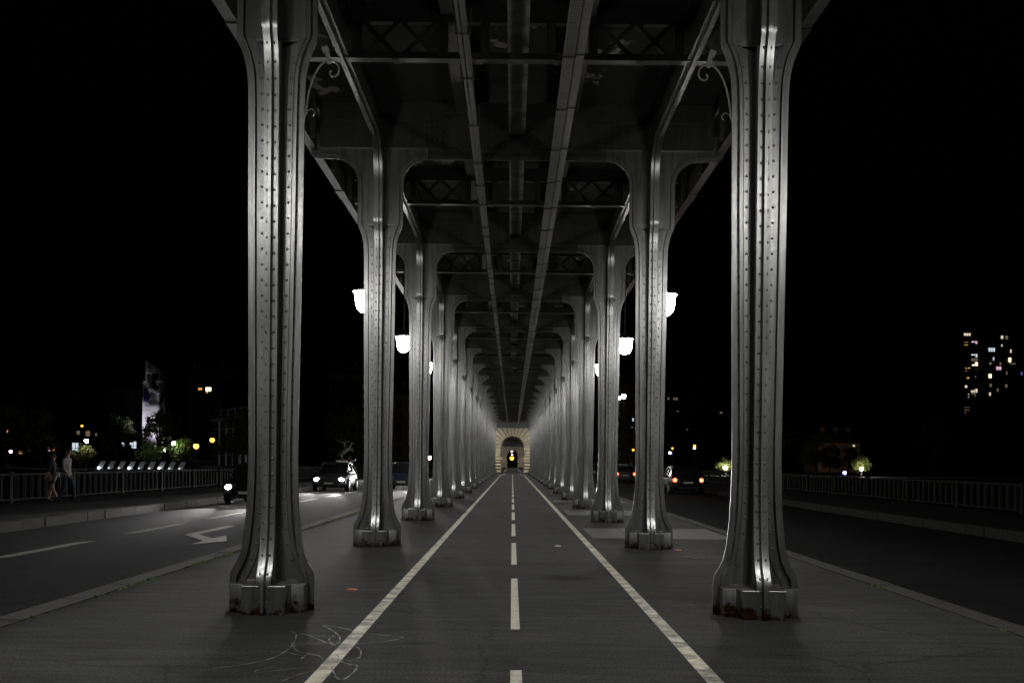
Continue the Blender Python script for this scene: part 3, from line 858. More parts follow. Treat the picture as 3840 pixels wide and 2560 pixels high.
# ------------------------------------------------------------------ stone pavilion with arch
def pavilion(y, lab):
    pv = thing('stone_pavilion', (0, y, 0), lab, 'stone arch', 'stone arch pavilions on the bridge')
    HW, SP, TOP, RX, D = 1.165, 2.70, 4.72, 2.62, .5
    for sg in (-1, 1):
        w = MB()
        z = 0.0                                  # bulging lower courses
        for h in (.36, .33, .33, .33):
            w.cbox(*sorted((sg*(HW+.02), sg*RX)), -.10, D, z+.03, z+h-.02, .08); z += h
        z += .14
        zz = 1.75
        while zz < SP-.05:                        # flat upper courses
            w.cbox(*sorted((sg*(HW+.09), sg*RX)), 0, D, zz+.02, min(zz+.27, SP)-.02, .03); zz += .27
        w.box(*sorted((sg*(HW+.11), sg*(RX-.02))), .08, D+.01, 0.0, SP)
        w.build('pier', M['stone'], pv)
    for sg in (-1, 1):
        im = MB()
        im.box(*sorted((sg*(HW-.06), sg*(RX+.02))), -.14, D+.02, 1.42, 1.70); im.box(*sorted((sg*(HW-.02), sg*(RX+.01))), -.09, D+.02, 1.34, 1.42)
        im.build('impost', M['stone'], pv)
    ar = MB(); n = 15; HO = HW+.03
    def hit(a):
        dx, dz = math.cos(a), math.sin(a); tt = 1e9
        if abs(dx) > 1e-6: tt = min(tt, RX/abs(dx))
        if dz > 1e-6: tt = min(tt, (TOP-SP)/dz)
        return (dx*tt, SP+dz*tt)
    for i in range(n):
        a0, a1 = PI*i/n+.022, PI*(i+1)/n-.022
        pol = [(HO*math.cos(a0), SP+HO*math.sin(a0)), hit(a0)]
        for ca in (math.atan2(TOP-SP, RX), PI-math.atan2(TOP-SP, RX)):
            if a0 < ca < a1: pol.append((math.copysign(RX, math.cos(ca)), TOP))
        pol += [hit(a1), (HO*math.cos(a1), SP+HO*math.sin(a1))]
        ar.prism(pol, lambda a, c, t_: (a, t_, c), 0.0, D)
    ar.build('arch_voussoirs', M['stone'], pv)
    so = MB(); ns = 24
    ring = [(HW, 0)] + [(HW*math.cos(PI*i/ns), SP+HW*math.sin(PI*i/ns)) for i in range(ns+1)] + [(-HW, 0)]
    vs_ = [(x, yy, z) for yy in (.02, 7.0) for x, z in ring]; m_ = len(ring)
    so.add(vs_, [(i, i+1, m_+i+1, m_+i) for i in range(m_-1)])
    so.build('vault', M['stone_lit'], pv)
    bk = MB()
    for sg in (-1, 1): bk.box(*sorted((sg*(HW+.01), sg*6.2)), D+.012, 7.0, 0, 5.2) if False else bk.box(*sorted((sg*(HW+.3), sg*6.2)), D+.012, 7.0, 0, 7.6)
    bk.box(-(HW+.28), HW+.28, D+.012, 7.0, 4.2, 7.6)
    ring2 = [(-(HW+.29), 0.0)]
    bk.box(-6.4, 6.4, D-.1, 7.3, 7.602, 7.9)
    bk.build('wall', M['stone'], pv)
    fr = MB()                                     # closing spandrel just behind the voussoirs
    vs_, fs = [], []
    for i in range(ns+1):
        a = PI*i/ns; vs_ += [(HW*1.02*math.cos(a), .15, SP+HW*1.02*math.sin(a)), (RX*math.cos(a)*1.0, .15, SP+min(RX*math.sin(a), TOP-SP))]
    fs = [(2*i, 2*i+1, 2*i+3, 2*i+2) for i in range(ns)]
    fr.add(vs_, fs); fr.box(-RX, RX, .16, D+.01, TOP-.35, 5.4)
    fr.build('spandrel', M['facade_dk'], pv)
    return pv
pv1 = pavilion(YP, 'pale stone arch pavilion closing the far end of the colonnade')
pv2 = dup(pv1, (0, 225, 0), None, 'smaller looking stone arch seen through the first arch, around an orange light')
# colonnade roof beyond the first pavilion
mb = MB(); mb.box(-2.8, 2.8, 111.5, 224.5, 5.6, 6.6)
tag(mb.build('far_viaduct_deck', M['iron_dark']), 'dark viaduct deck beyond the first stone arch', 'viaduct')
for sgn in (-1, 1):
    lantern(sgn*2.95, 222.3, f'lit lantern before the second stone arch, on its {"left" if sgn<0 else "right"}', 4.2)
    for yy in (124, 142, 160, 178, 192): lantern(sgn*2.5, yy, f'lit lantern of the far colonnade behind the first stone arch, {"left" if sgn<0 else "right"} edge')
    lantern(sgn*2.2, 102.2, f'lit lantern close to the {"left" if sgn<0 else "right"} pier of the first stone arch', 4.3)

# ------------------------------------------------------------------ railings along both footways
PS = 3.45
bars = MB()
for i in range(1, 9):
    y = PS*i/9; bars.box(-.012, .012, y-.058, y+.058, .10, .665)
    bars.box(.02, .045, y-PS/18-.012, y-PS/18+.012, .10, .665)
bars_me = bars.mesh('bar_panel', M['rail'])
post = MB(); post.box(-.05, .05, -.075, .075, 0, .72); post.box(-.065, .065, -.09, .09, .72, .745); post.box(-.06, .06, -.085, .085, 0, .06)
post.add([(-.05,-.075,.745),(.05,-.075,.745),(.05,.075,.745),(-.05,.075,.745),(0,0,.775)], [(0,1,4),(1,2,4),(2,3,4),(3,0,4),(3,2,1,0)])
post_me = post.mesh('post', M['rail'])
for sgn, row in ((-1, 'left'), (1, 'right')):
    rl = thing('iron_railing', (sgn*X_RAIL, 0, Z_FOOT), f'dark iron railing with broad flat bars along the {row} footway', 'railing')
    mb = MB(); mb.box(-.05, .05, 3, 150, .665, .70); mb.box(-.035, .035, 3, 150, .70, .715); mb.build('top_rail', M['rail'], rl)
    mb = MB(); mb.box(-.04, .04, 3, 150, .06, .10); mb.build('bottom_rail', M['rail'], rl)
    ys = sgn < 0 and 24.05 or 23.7
    y = ys - PS*6
    while y < 150:
        for nm, me in (('post', post_me), ('bar_panel', bars_me)):
            o = bpy.data.objects.new(nm, me); COL.objects.link(o); o.parent = rl; o.location = (0, y, 0)
            if sgn > 0: o.scale = (-1, 1, 1)
        y += PS

# ------------------------------------------------------------------ people
def person(name, loc, rz, H, label, J, mats, female=False, extra=None):
    """J: joints as fractions of H; mats: (skin, top, legs, shoes, hem height, legs from, sleeve)"""
    bm = bmesh.new(); lay = bm.verts.layers.skin.verify()
    V = {}
    def v(nm, p, rr):
        x = bm.verts.new(Vector(p)*H); x[lay].radius = (rr*H, rr*H); V[nm] = x; return x
    for nm, (p, rr) in J.items(): v(nm, p, rr)
    V['pelvis'][lay].use_root = True
    ed = [('pelvis','waist'),('waist','chest'),('chest','neck'),('neck','chin'),('chin','head'),('head','crown')]
    for s_ in 'lr':
        ed += [('chest','sh'+s_),('sh'+s_,'el'+s_),('el'+s_,'wr'+s_),('wr'+s_,'ha'+s_),('pelvis','hi'+s_),('hi'+s_,'kn'+s_),('kn'+s_,'an'+s_),('an'+s_,'to'+s_)]
    for a, c in ed: bm.edges.new((V[a], V[c]))
    hands = [(V['wr'+s_].co.copy(), V['ha'+s_].co.copy()) for s_ in 'lr']
    headc = V['head'].co.copy()
    me = bpy.data.meshes.new('tmp'); bm.to_mesh(me); bm.free()
    o = bpy.data.objects.new('tmp', me); COL.objects.link(o)
    o.modifiers.new('skin', 'SKIN'); sb = o.modifiers.new('sub', 'SUBSURF'); sb.levels = sb.render_levels = 2
    dg = bpy.context.evaluated_depsgraph_get()
    m2 = bpy.data.meshes.new_from_object(o.evaluated_get(dg))
    bpy.data.objects.remove(o)
    # fingers and nose joined into the same mesh
    fx = MB()
    for w_, h_ in hands:
        d = (h_-w_).normalized(); sd = d.cross(Vector((0,1,0)) if abs(d.y) < .8 else Vector((1,0,0))).normalized(); bend = sd.cross(d)
        for i, ln in enumerate((.036, .042, .040, .031)):
            b0 = h_ + sd*(i-1.5)*.010*H + d*.006*H
            fx.tube([b0, b0+d*ln*.5*H, b0+d*ln*.85*H+bend*.012*H], [.0052*H, .0048*H, .004*H], 5)
        b0 = w_.lerp(h_, .5) + sd*.018*H
        fx.tube([b0, b0+(d*.6+sd).normalized()*.022*H, b0+(d+sd*.5).normalized()*.038*H], [.006*H, .0052*H, .0045*H], 5)
    fx.tube([headc+Vector((0,.045,.012))*H, headc+Vector((0,.060,-.008))*H], [.006*H, .010*H], 5)
    for sg in (-1, 1): fx.sphere(headc+Vector((sg*.053,-.004,0))*H, .012*H, 6, 4, 0, (.5, 1, 1.4))
    bm = bmesh.new(); bm.from_mesh(m2)
    tmp = fx.mesh('fx', M['skin']); bm.from_mesh(tmp)
    bmesh.ops.recalc_face_normals(bm, faces=bm.faces)
    hem, low, slv = mats[4], mats[5], mats[6]
    for f in bm.faces:
        f.smooth = True
        c = f.calc_center_median()/H
        arm = min((f.calc_center_median()-hh[0]).length for hh in hands)/H < slv
        if c.z > .845 or (arm and c.z > .30): f.material_index = 0
        elif c.z > hem: f.material_index = 1
        elif c.z < .035: f.material_index = 3
        elif c.z < low: f.material_index = 0
        else: f.material_index = 2
    me = bpy.data.meshes.new('body'); bm.to_mesh(me); bm.free()
    for m_ in mats[:4]: me.materials.append(m_)
    root = thing(name, loc, label, 'person', None, rz)
    bo = bpy.data.objects.new('body', me); COL.objects.link(bo); bo.parent = root
    hr = MB(); hc = headc/H
    hr.sphere((headc.x, headc.y-.012*H, headc.z+.022*H), .062*H, 12, 8, 0, (.95, 1.05, .95))
    if female: hr.tube([headc+Vector((0,-.045,.01))*H, headc+Vector((0,-.062,-.05))*H, headc+Vector((0,-.055,-.11))*H], [.04*H,.045*H,.02*H], 8)
    hr.build('hair', M['hair'], root, math.radians(60))
    ey = MB()
    for sg in (-1, 1): ey.sphere(headc+Vector((sg*.02,.047,.008))*H, .006*H, 6, 4)
    ey.build('eyes', M['hair'], root)
    if extra: extra(root, H)
    return root
def walk_joints(st=1, arm='swing', phone=False):
    k = .085*st
    J = {'pelvis':((0,0,.53),.072),'waist':((0,.002,.62),.062),'chest':((0,.0,.745),.078),'neck':((0,.002,.835),.034),'chin':((0,.012,.875),.036),'head':((0,.014,.915),.053),'crown':((0,.006,.957),.042),
         'hil':((-.05,.01,.49),.062),'hir':((.05,-.01,.49),.062),
         'knl':((-.05,.02+k,.285),.042),'knr':((.05,-.2*k,.28),.042),
         'anl':((-.048,k*1.55,.042),.026),'anr':((.048,-k*1.75,.065),.026),
         'tol':((-.05,k*1.55+.095,.024),.022),'tor':((.05,-k*1.75+.085,.022),.022),
         'shl':((-.108,0,.80),.036),'shr':((.108,0,.80),.036),
         'ell':((-.135,-.06*st,.625),.028),'elr':((.135,.03*st,.625),.028),
         'wrl':((-.13,-.03*st,.49),.019),'wrr':((.13,.11*st,.51),.019),
         'hal':((-.13,-.015*st,.455),.019),'har':((.128,.135*st,.48),.019)}
    if phone:
        J['elr'] = ((.14,.10,.70),.028); J['wrr'] = ((.10,.23,.76),.019); J['har'] = ((.095,.265,.775),.019)
        J['knl'] = ((-.055,.01,.285),.042); J['anl'] = ((-.06,0,.042),.026); J['tol'] = ((-.065,.09,.024),.022)
        J['knr'] = ((.055,.01,.285),.042); J['anr'] = ((.06,0,.042),.026); J['tor'] = ((.065,.09,.024),.022)
    return J
qm = at(258, 1700, 25.2); qw = at(212, 1700, 25.4)
person('person', (qm.x, 25.1, Z_FOOT), -PI/2-.15, 1.33, 'person in a grey shirt and dark jeans walking along the left railing', walk_joints(1.0),
       (M['skin'], M['shirt_grey'], M['jeans'], M['shoe'], .50, 0, .09))
def bag(root, H):
    b_ = MB(); b_.box(-.17*H, -.14*H, -.09*H, .09*H, .50*H, .60*H); b_.tube([(-.155*H,-.07*H,.60*H),(-.13*H,-.02*H,.80*H),(-.155*H,.07*H,.60*H)], .006*H, 6)
    o = b_.build('shoulder_bag', M['bag'], root)
person('person', (qw.x-.05, 25.3, Z_FOOT), -PI/2+.1, 1.22, 'person in dark top and shorts with a pale shoulder bag by the left railing', walk_joints(-.8),
       (M['skin'], M['top_dark'], M['top_dark'], M['shoe'], .46, .36, .12), True, bag)
def phone(root, H):
    b_ = MB(); b_.box(.075*H, .112*H, .285*H, .292*H, .76*H, .84*H); b_.build('phone', emit('phone_screen_lit', (.8,.85,1), 2.0), root)
qr = at(1308, 1702, 71)
person('person', (-11.6, 71, Z_FOOT), -PI/2+.3, 1.46, 'distant person in a red shirt holding up a phone at the left railing', walk_joints(.1, phone=True),
       (M['skin'], M['shirt_red'], M['jeans'], M['shoe'], .50, 0, .14), False, phone)

# ------------------------------------------------------------------ cars (at rest on the two roads)
def car(loc, rz, paint, label, lights):
    """front towards local +y"""
    root = thing('parked_car' if False else 'car', loc, label, 'car', 'cars on the bridge roads', rz)
    def loft(st, mi=0):
        mb = MB(); n = None
        for ring in st:
            full = ring + [(-x, y, z) for x, y, z in reversed(ring)]
            n = len(full); mb.v += full
        for i in range(len(st)-1):
            for j in range(n): mb.f.append((i*n+j, i*n+(j+1)%n, (i+1)*n+(j+1)%n, (i+1)*n+j)); mb.m.append(mi)
        mb.f += [tuple(range(n))[::-1], tuple((len(st)-1)*n+j for j in range(n))]; mb.m += [mi, mi]
        return mb
    st = []
    for y, w, zb, zm, zt in ((-1.70,.58,.26,.45,.66),(-1.62,.66,.20,.46,.74),(-1.2,.70,.16,.46,.78),(-.5,.715,.15,.46,.79),(.3,.715,.15,.46,.78),(.8,.71,.15,.46,.76),(1.25,.69,.16,.44,.69),(1.58,.64,.18,.42,.60),(1.70,.52,.24,.40,.52)):
        st.append([(0.001,y,zb),(w*.9,y,zb),(w,y,zb+.08),(w,y,zm),(w*.96,y,zt-.06),(w*.84,y,zt),(.001,y,zt+.02)])
    b_ = loft(st).build('body', paint, root, math.radians(40))
    sb = b_.modifiers.new('sub', 'SUBSURF'); sb.levels = sb.render_levels = 1
    st = []
    for y, w, zt in ((-1.45,.60,.80),(-1.15,.585,1.06),(-.7,.56,1.15),(-.1,.55,1.17),(.3,.55,1.12),(.72,.58,.90),(.92,.62,.78)):
        st.append([(0.001,y,.74),(.66,y,.74),(w+.02,y,.5*(zt+.78)),(w*.93,y,zt-.02),(w*.75,y,zt+.01),(.001,y,zt+.02)])
    g_ = loft(st).build('window_glass', M['glass_dk'], root, math.radians(40))
    rf = MB(); rf.add([(-.47,-1.1,1.09),(.47,-1.1,1.09),(.45,-.7,1.178),(-.45,-.7,1.178),(.44,-.1,1.198),(-.44,-.1,1.198),(.45,.28,1.148),(-.45,.28,1.148)], [(0,1,2,3),(3,2,4,5),(5,4,6,7)])
    for sg in (-1, 1):
        rf.bar((sg*.53,.30,1.12),(sg*.61,.95,.77), .05, .04); rf.bar((sg*.555,-.35,1.15),(sg*.655,-.35,.78), .07, .03); rf.bar((sg*.54,-1.1,1.08),(sg*.62,-1.5,.78), .09, .04)
        rf.bar((sg*.515,-1.1,1.10),(sg*.515,-.1,1.185), .05, .04); rf.bar((sg*.515,-.1,1.185),(sg*.515,.3,1.13), .05, .04)
    ro = rf.build('roof', paint, root)
    so = ro.modifiers.new('sol', 'SOLIDIFY'); so.thickness = .012; so.offset = 1
    for sx in (-1, 1):
        for yy in (-1.02, 1.02):
            ty = MB(); ty.lathe([(.17,-.09),(.245,-.09),(.262,-.06),(.262,.06),(.245,.09),(.17,.09)], 20, (sx*.655, yy, .262), 0, 'x')
            w_ = ty.build('tyre', M['tyre'], root, math.radians(40))
            ri = MB(); ri.lathe([(.165,sx*.02),(.165,sx*.088),(.03,sx*.098),(.001,sx*.098)], 10, (sx*.655, yy, .262), 0, 'x'); ri.build('rim', M['rim'], w_)
        hl = MB(); hl.sphere((sx*.50, 1.63, .50), .085, 12, 6, 0, (1.25, .5, .75)); hl.build('headlight', M['head'] if lights == 'front' else M['glass_dk'], root, math.radians(60))
        tl = MB(); tl.sphere((sx*.55, -1.655, .60), .085, 12, 6, 0, (1.05, .45, 1.0)); tl.build('tail_light', M['tail'] if lights == 'rear' else M['tail_off'], root, math.radians(60))
        mi = MB(); mi.sphere((sx*.735,.62,.84), .075, 10, 6, 0, (1.1,.7,.8)); mi.build('mirror', paint, root, math.radians(60))
    gr = MB(); gr.box(-.3,.3,1.665,1.712,.30,.42); gr.box(-.45,.45,1.60,1.70,.20,.27); gr.build('grille', M['plastic'], root)
    gr = MB(); gr.box(-.45,.45,-1.71,-1.62,.24,.32); gr.build('rear_bumper', M['plastic'], root)
    pl = MB(); pl.box(-.2,.2,1.7125,1.722,.31,.38); pl.build('number_plate', M['plate'], root)
    pl = MB(); pl.box(-.2,.2,-1.722,-1.70,.46,.53); pl.build('number_plate', M['plate'], root)
    if lights == 'front':
        for sx in (-1, 1):
            ld = bpy.data.lights.new('headlight_beam', 'SPOT'); ld.energy = HEADW; ld.spot_size = math.radians(26); ld.spot_blend = .8; ld.shadow_soft_size = .06; ld.color = (1, .97, .96)
            lo = bpy.data.objects.new('headlight_beam', ld); COL.objects.link(lo); lo.parent = root
            lo.location = (sx*.50, 1.74, .50); lo.rotation_euler = (math.radians(90-3.2), 0, 0)
    return root
HEADW = 2300.0
car((-7.45, 29.6, Z_ROAD), PI, M['car_black'], 'black oncoming car with headlights lit, half hidden behind the nearest left column', 'front')
car((-7.5, 42.5, Z_ROAD), PI, M['car_grey'], 'grey oncoming car with bright headlights between the two nearest left columns', 'front')
car((-5.0, 46.5, Z_ROAD), PI, M['car_blue'], 'dark blue oncoming car in the inner lane of the left road', 'front')
car((-7.5, 66, Z_ROAD), PI, M['car_white'], 'white oncoming car with headlights lit far along the left road', 'front')
car((-5.0, 78, Z_ROAD), PI, M['car_grey'], 'farthest oncoming car in the inner lane of the left road', 'front')
car((7.35, 43.5, Z_ROAD), 0, M['car_black'], 'black car with red tail lights on the right road between the two nearest columns', 'rear')
car((7.3, 66, Z_ROAD), 0, M['car_grey'], 'grey car with red tail lights between the second and third right columns', 'rear')
car((7.3, 92, Z_ROAD), 0, M['car_blue'], 'farthest car with red tail lights on the right road', 'rear')

# ------------------------------------------------------------------ far bank: street lamps
def street_lamp(x, y, d, col, strength, rad, label, base_z=-.6):
    p = at(x, y, d)
    t_ = thing('street_lamp', (p.x, p.y, base_z), label, 'street lamp', 'street lamps on the far bank')
    h = p.z - base_z
    mb = MB(); mb.tube([(0,0,0),(0,0,h*.5),(0,0,h-rad)], [.09,.07,.05], 8); mb.lathe([(.16,0),(.14,.4),(.09,.5)], 8); mb.build('post', M['lamp_iron'], t_)
    mb = MB(); mb.sphere((0,0,h), rad, 10, 7); mb.build('lamp_globe', emit('lamp_lit', col, strength), t_, math.radians(60))
    mb = MB(); mb.lathe([(rad*.9,h+rad*.72),(rad*.5,h+rad*1.05),(.02,h+rad*1.2)], 8); mb.build('lamp_cap', M['lamp_iron'], t_)
    return t_
OR, WH, GR, VI = (1,.42,.05), (1,.97,.9), (.72,1,.85), (.72,.75,1)
street_lamp(735, 1672, 150, OR, 5.625, .42, 'brightest orange street lamp on the left bank, lower of a pair')
street_lamp(795, 1649, 170, OR, 4.375, .42, 'orange street lamp on the left bank, upper right of a pair')
street_lamp(650, 1661, 160, GR, 90, .30, 'pale green street lamp right of the lit white building')
street_lamp(323, 1652, 157, WH, 120, .30, 'white street lamp above the walking people on the left')
street_lamp(306, 1596, 220, OR, 2.5, .28, 'small orange lamp high over the left bank trees')
street_lamp(664, 1690, 180, OR, 2.5, .26, 'small orange lamp between the white building and the bright pair')
street_lamp(705, 1678, 200, OR, 2.5, .3, 'faint orange lamp just left of the brightest pair')
street_lamp(852, 1644, 230, OR, 2.5, .28, 'small orange lamp close to the nearest left column')
street_lamp(588, 1604, 230, OR, 2.5, .32, 'small orange lamp in front of the white building')
street_lamp(40, 1692, 200, (1,.5,1), 14, .3, 'small violet light at the far left')
street_lamp(2336, 1486, 190, VI, 160, .42, 'bright bluish white floodlight on a tall mast beside the third right column')
street_lamp(2320, 1492, 200, WH, 60, .34, 'smaller white floodlight just left of the bluish one')
street_lamp(2374, 1686, 230, OR, 2.5, .3, 'small orange lamp between the second and third right columns')
street_lamp(2512, 1697, 220, VI, 20, .28, 'small bluish lamp right of the second right column')
street_lamp(2521, 1680, 220, OR, 2.5, .24, 'small orange lamp just above the bluish one')
street_lamp(2604, 1671, 220, OR, 2.5, .32, 'upper of two stacked warm lamps on the right bank')
street_lamp(2604, 1680, 222, WH, 20, .22, 'lower of two stacked warm lamps on the right bank')
street_lamp(2720, 1752, 158.6, WH, 260, .30, 'white lamp in the foliage left of the nearest right column')
street_lamp(3231, 1757, 159.6, WH, 260, .26, 'white lamp inside the green tree beyond the right railing')
street_lamp(3168, 1772, 170, (.3,.35,1), 25, .28, 'small blue light left of the lamplit tree on the right')
street_lamp(1919.5, 1717, 262, (1,.33,.025), 6.0, .52, 'orange light seen through both stone arches', -.15)
street_lamp(1919, 1692, 266, WH, 4, .26, 'upper white light above the orange one through the arches', -.15)
street_lamp(1920, 1704, 268, WH, 4, .22, 'lower white light just above the orange one through the arches', -.15)
street_lamp(1378, 1682, 200, OR, 2.5, .3, 'orange lamp between the second and third left columns')
street_lamp(1610, 1715, 200, (1,.55,.6), 26, .4, 'pinkish light beside the fourth left column')

# ------------------------------------------------------------------ trees
def make_tree(seed, H, R, nl, ls, leafm):
    rnd = random.Random(seed)
    tr = MB(); th = H*.38
    tr.tube([(0,0,0),(.03*H,.01*H,th*.5),(.02*H,0,th),(0,.02*H,H*.75)], [.035*H,.026*H,.02*H,.006*H], 8)
    cl = []
    for i in range(16):
        a = rnd.uniform(0, 2*PI); z = H*rnd.uniform(.38, .95); rr = R*rnd.uniform(.25, .95)*(1-.55*abs((z/H-.62)/.4)**1.5)
        c = Vector((rr*math.cos(a), rr*math.sin(a), z)); cl.append((c, R*rnd.uniform(.26, .5)))
        if i < 9: tr.tube([(.02*H,0,th*rnd.uniform(.8,1.3)), c*.5+Vector((0,0,z*.45)), c], [.012*H,.008*H,.003*H], 5)
    lf = MB()
    for i in range(nl):
        c, rr = rnd.choice(cl)
        d = Vector((rnd.gauss(0,1), rnd.gauss(0,1), rnd.gauss(0,.8))).normalized()*rr*rnd.random()**.45
        p = c+d; a = Vector((rnd.gauss(0,1),rnd.gauss(0,1),rnd.gauss(0,1))).normalized(); b2 = a.cross(Vector((rnd.gauss(0,1),rnd.gauss(0,1),.3))).normalized()
        s_ = ls*rnd.uniform(.6, 1.3)
        lf.add([p-a*s_, p+b2*s_*.5, p+a*s_, p-b2*s_*.5], [(0,1,2,3)])
    return tr.mesh('trunk', M['bark'], math.radians(50)), lf.mesh('crown', leafm)
KINDS = [make_tree(3, 10, 3.6, 3600, .24, M['leaf']), make_tree(5, 9, 4.4, 4200, .24, M['leaf2']), make_tree(9, 4.0, 2.6, 2600, .16, M['leaf2'])]
def tree(k, x, d, sc, lab, z=-.6):
    p = at(x, 1733, d)
    t_ = thing('tree', (p.x, p.y, z), lab, 'tree', 'trees on the far bank', random.uniform(0, 6))
    for nm, me in zip(('trunk', 'crown'), KINDS[k]):
        o = bpy.data.objects.new(nm, me); COL.objects.link(o); o.parent = t_; o.scale = (sc,)*3
    return t_
tree(0, 590, 190, 1.05, 'dark tree speckled with light in front of the lit white building')
tree(2, 560, 165, 1.0, 'low white lit bush at the foot of the white building')
tree(2, 690, 163, 1.15, 'green tree lit by the pale green street lamp')
tree(1, 880, 200, 1.15, 'dark tree in front of the curved building, left of the nearest column')
tree(0, 960, 215, 1.3, 'tall dark tree behind the nearest left column')
tree(2, 318, 158, .85, 'yellow green bush lit by the white lamp behind the walking people')
tree(0, 430, 200, 1.0, 'dark tree between the white lamp and the white building')
tree(1, 150, 190, 1.1, 'dark spreading tree above the left railing')
tree(0, 20, 180, 1.1, 'dark tree at the far left picture edge')
tree(1, 1290, 230, 1.4, 'dark tree behind the statue on the left bank')
tree(2, 2725, 161, .62, 'small leafy tree glowing round a lamp left of the nearest right column')
tree(2, 3232, 161.5, .75, 'small green tree glowing round a lamp beyond the right railing')
tree(1, 3110, 205, .62, 'bushy dark tree in front of the pinkish stone house wall')
tree(0, 3180, 215, .55, 'thin dark tree before the right half of the stone house')
tree(1, 3060, 200, .8, 'dark tree in front of the dim stone house on the right bank')
tree(1, 2900, 210, 1.2, 'dark tree behind the nearest right column')
tree(0, 3500, 220, 1.2, 'dark tree below the lit tower')

# ------------------------------------------------------------------ buildings on the far bank
WC = {'w': ((1,.86,.62), 1.4), 'o': ((1,.5,.12), 1.6), 'c': ((.75,.9,1), 1.4), 'p': ((1,.6,.8), 1.4), 'b': ((.25,.28,1), .6), 'd': ((1,.75,.5), .25), 'B': ((1,.85,.5), 5.0)}
WM = {k: emit('window_lit_'+n_, c, s_*.6) for (k, (c, s_)), n_ in zip(WC.items(), ('warm','orange','cool','pink','blue','dim','bright'))}
WF = mat('window_frame', (.05,.05,.05), .6)
def lit_window(root, origin, x0, y0, x1, y1, d, kind):
    """window opening in the plane y=d, from photo pixels"""
    a, c = at(x0, y1, d), at(x1, y0, d); x_0, x_1, z0, z1 = a.x-origin.x, c.x-origin.x, a.z-origin.z, c.z-origin.z
    mb = MB(); yy = d-origin.y
    mb.box(x_0, x_1, yy-.06, yy+.1, z0, z1)
    w_ = mb.build('window', WM[kind], root)
    fr = MB(); n = max(1, min(4, round((x_1-x_0)/1.0)))
    for i in range(n+1): xx = x_0+(x_1-x_0)*i/n; fr.box(xx-.08, xx+.08, yy-.12, yy-.062, z0-.05, z1+.05)
    zz = z0+(z1-z0)*.35; fr.box(x_0-.05, x_1+.05, yy-.115, yy-.065, zz-.06, zz+.06)
    fr.build('frame', WF, w_)
# right tower
D = 400.0; p0, p1 = at(3598, 1205, D), at(3870, 1205, D)
tw = thing('tower_block', ((p0.x+p1.x)/2, D, -.6), 'tall dark tower block with scattered lit windows on the right', 'building')
org = Vector(tw.location); hw = (p1.x-p0.x)/2; ht = p0.z+.6
mb = MB(); mb.box(-hw, -hw+6, .0, 22, 0, ht-1); mb.box(-hw+6, hw, 2.4, 22, 0, ht); mb.box(-hw+8, hw-4, 6, 18, ht+.01, ht+3)
mb.build('wall', M['facade_dk'], tw)
mb = MB(); z = 1.2
while z < ht-2: mb.box(-hw+6.1, hw-.1, 2.25, 2.395, z, z+.9); mb.box(-hw+.1, -hw+5.8, -.13, -.005, z, z+.9); z += 2.6
mb.build('spandrel_band', M['facade_dk'], tw)
WL = [(473,215,590,270,'w'),(480,360,550,408,'o'),(600,345,700,385,'p'),(598,555,705,605,'c'),(598,625,705,670,'d'),(612,690,710,742,'B'),(500,780,540,828,'o'),(552,775,585,825,'o'),
      (530,932,572,955,'o'),(660,912,686,940,'d'),(498,1065,542,1118,'w'),(598,1122,710,1180,'w'),(548,1205,578,1258,'w'),(612,1195,678,1250,'d'),(490,1420,582,1470,'d'),(500,1498,522,1525,'d'),
      (878,455,990,512,'c'),(890,690,940,725,'d'),(886,882,938,942,'B'),(952,605,980,655,'c'),(1008,760,1095,812,'p'),(1078,255,1122,305,'w'),(1150,258,1200,312,'d'),(1085,398,1114,430,'w'),
      (1230,480,1262,532,'w'),(1208,615,1254,680,'B'),(1225,700,1330,722,'d'),(1170,838,1198,888,'d'),(1410,850,1444,895,'b'),(902,1038,944,1088,'d'),(1158,1050,1198,1098,'d'),(895,1182,930,1232,'w'),(1022,1115,1055,1168,'d'),(1060,690,1096,730,'d')]
for (a, b_, c, d_, k) in WL:
    lit_window(tw, org, 3500+a*.2296, 1200+b_*.2296, 3500+c*.2296, 1200+d_*.2296, D if a < 760 else D+2.2, k)

# lit white end wall with blue banner (left)
DW = 200.0
def pw(x, y): v = at(x, y, DW); return (v.x-PW.x, v.z+.6)
PW = at(560, 1733, DW)
wb = thing('white_building', (PW.x, DW, -.6), 'narrow floodlit white end wall with a blue banner and slanted top on the left bank', 'building')
def face(mb, pts, y0, y1): mb.prism([pw(*q_) for q_ in pts], lambda a, c, t: (a, t, c), y0, y1)
mb = MB()
b0 = 1740
for (x0, y0_, x1, y1_) in ((543,1353,566,1368),(590,1383,594,1386)):
    face(mb, [(x0,y0_),(x1,y1_),(x1,b0),(x0,b0)], 0, .6)
face(mb, [(566,1368),(590,1383),(590,1399),(566,1399)], 0, .6); face(mb, [(566,1456),(590,1456),(590,b0),(566,b0)], 0, .6)
face(mb, [(533,1428),(542.5,1428),(542.5,b0),(533,b0)], -.1, .6)
for yy in range(1375, 1720, 18): face(mb, [(533.5 if yy > 1430 else 544, yy), (566, yy+3), (566, yy+4), (533.5 if yy > 1430 else 544, yy+1)], -.16, -.101)
mb.build('wall', M['conc'], wb)
mb = MB(); face(mb, [(533,1440),(593.5,1440),(593.5,b0),(533,b0)], .61, 3.5); face(mb, [(543,1356),(593.5,1387),(593.5,1439.5),(543,1439.5)], .61, 3.5); mb.build('side_wall', M['facade_dk'], wb)  # flank of the white block coloured dark in place of its shade
mb = MB(); face(mb, [(566,1398),(590,1398),(590,1457),(566,1457)], .5, .605); mb.build('dark_window', M['glass_dk'], wb)
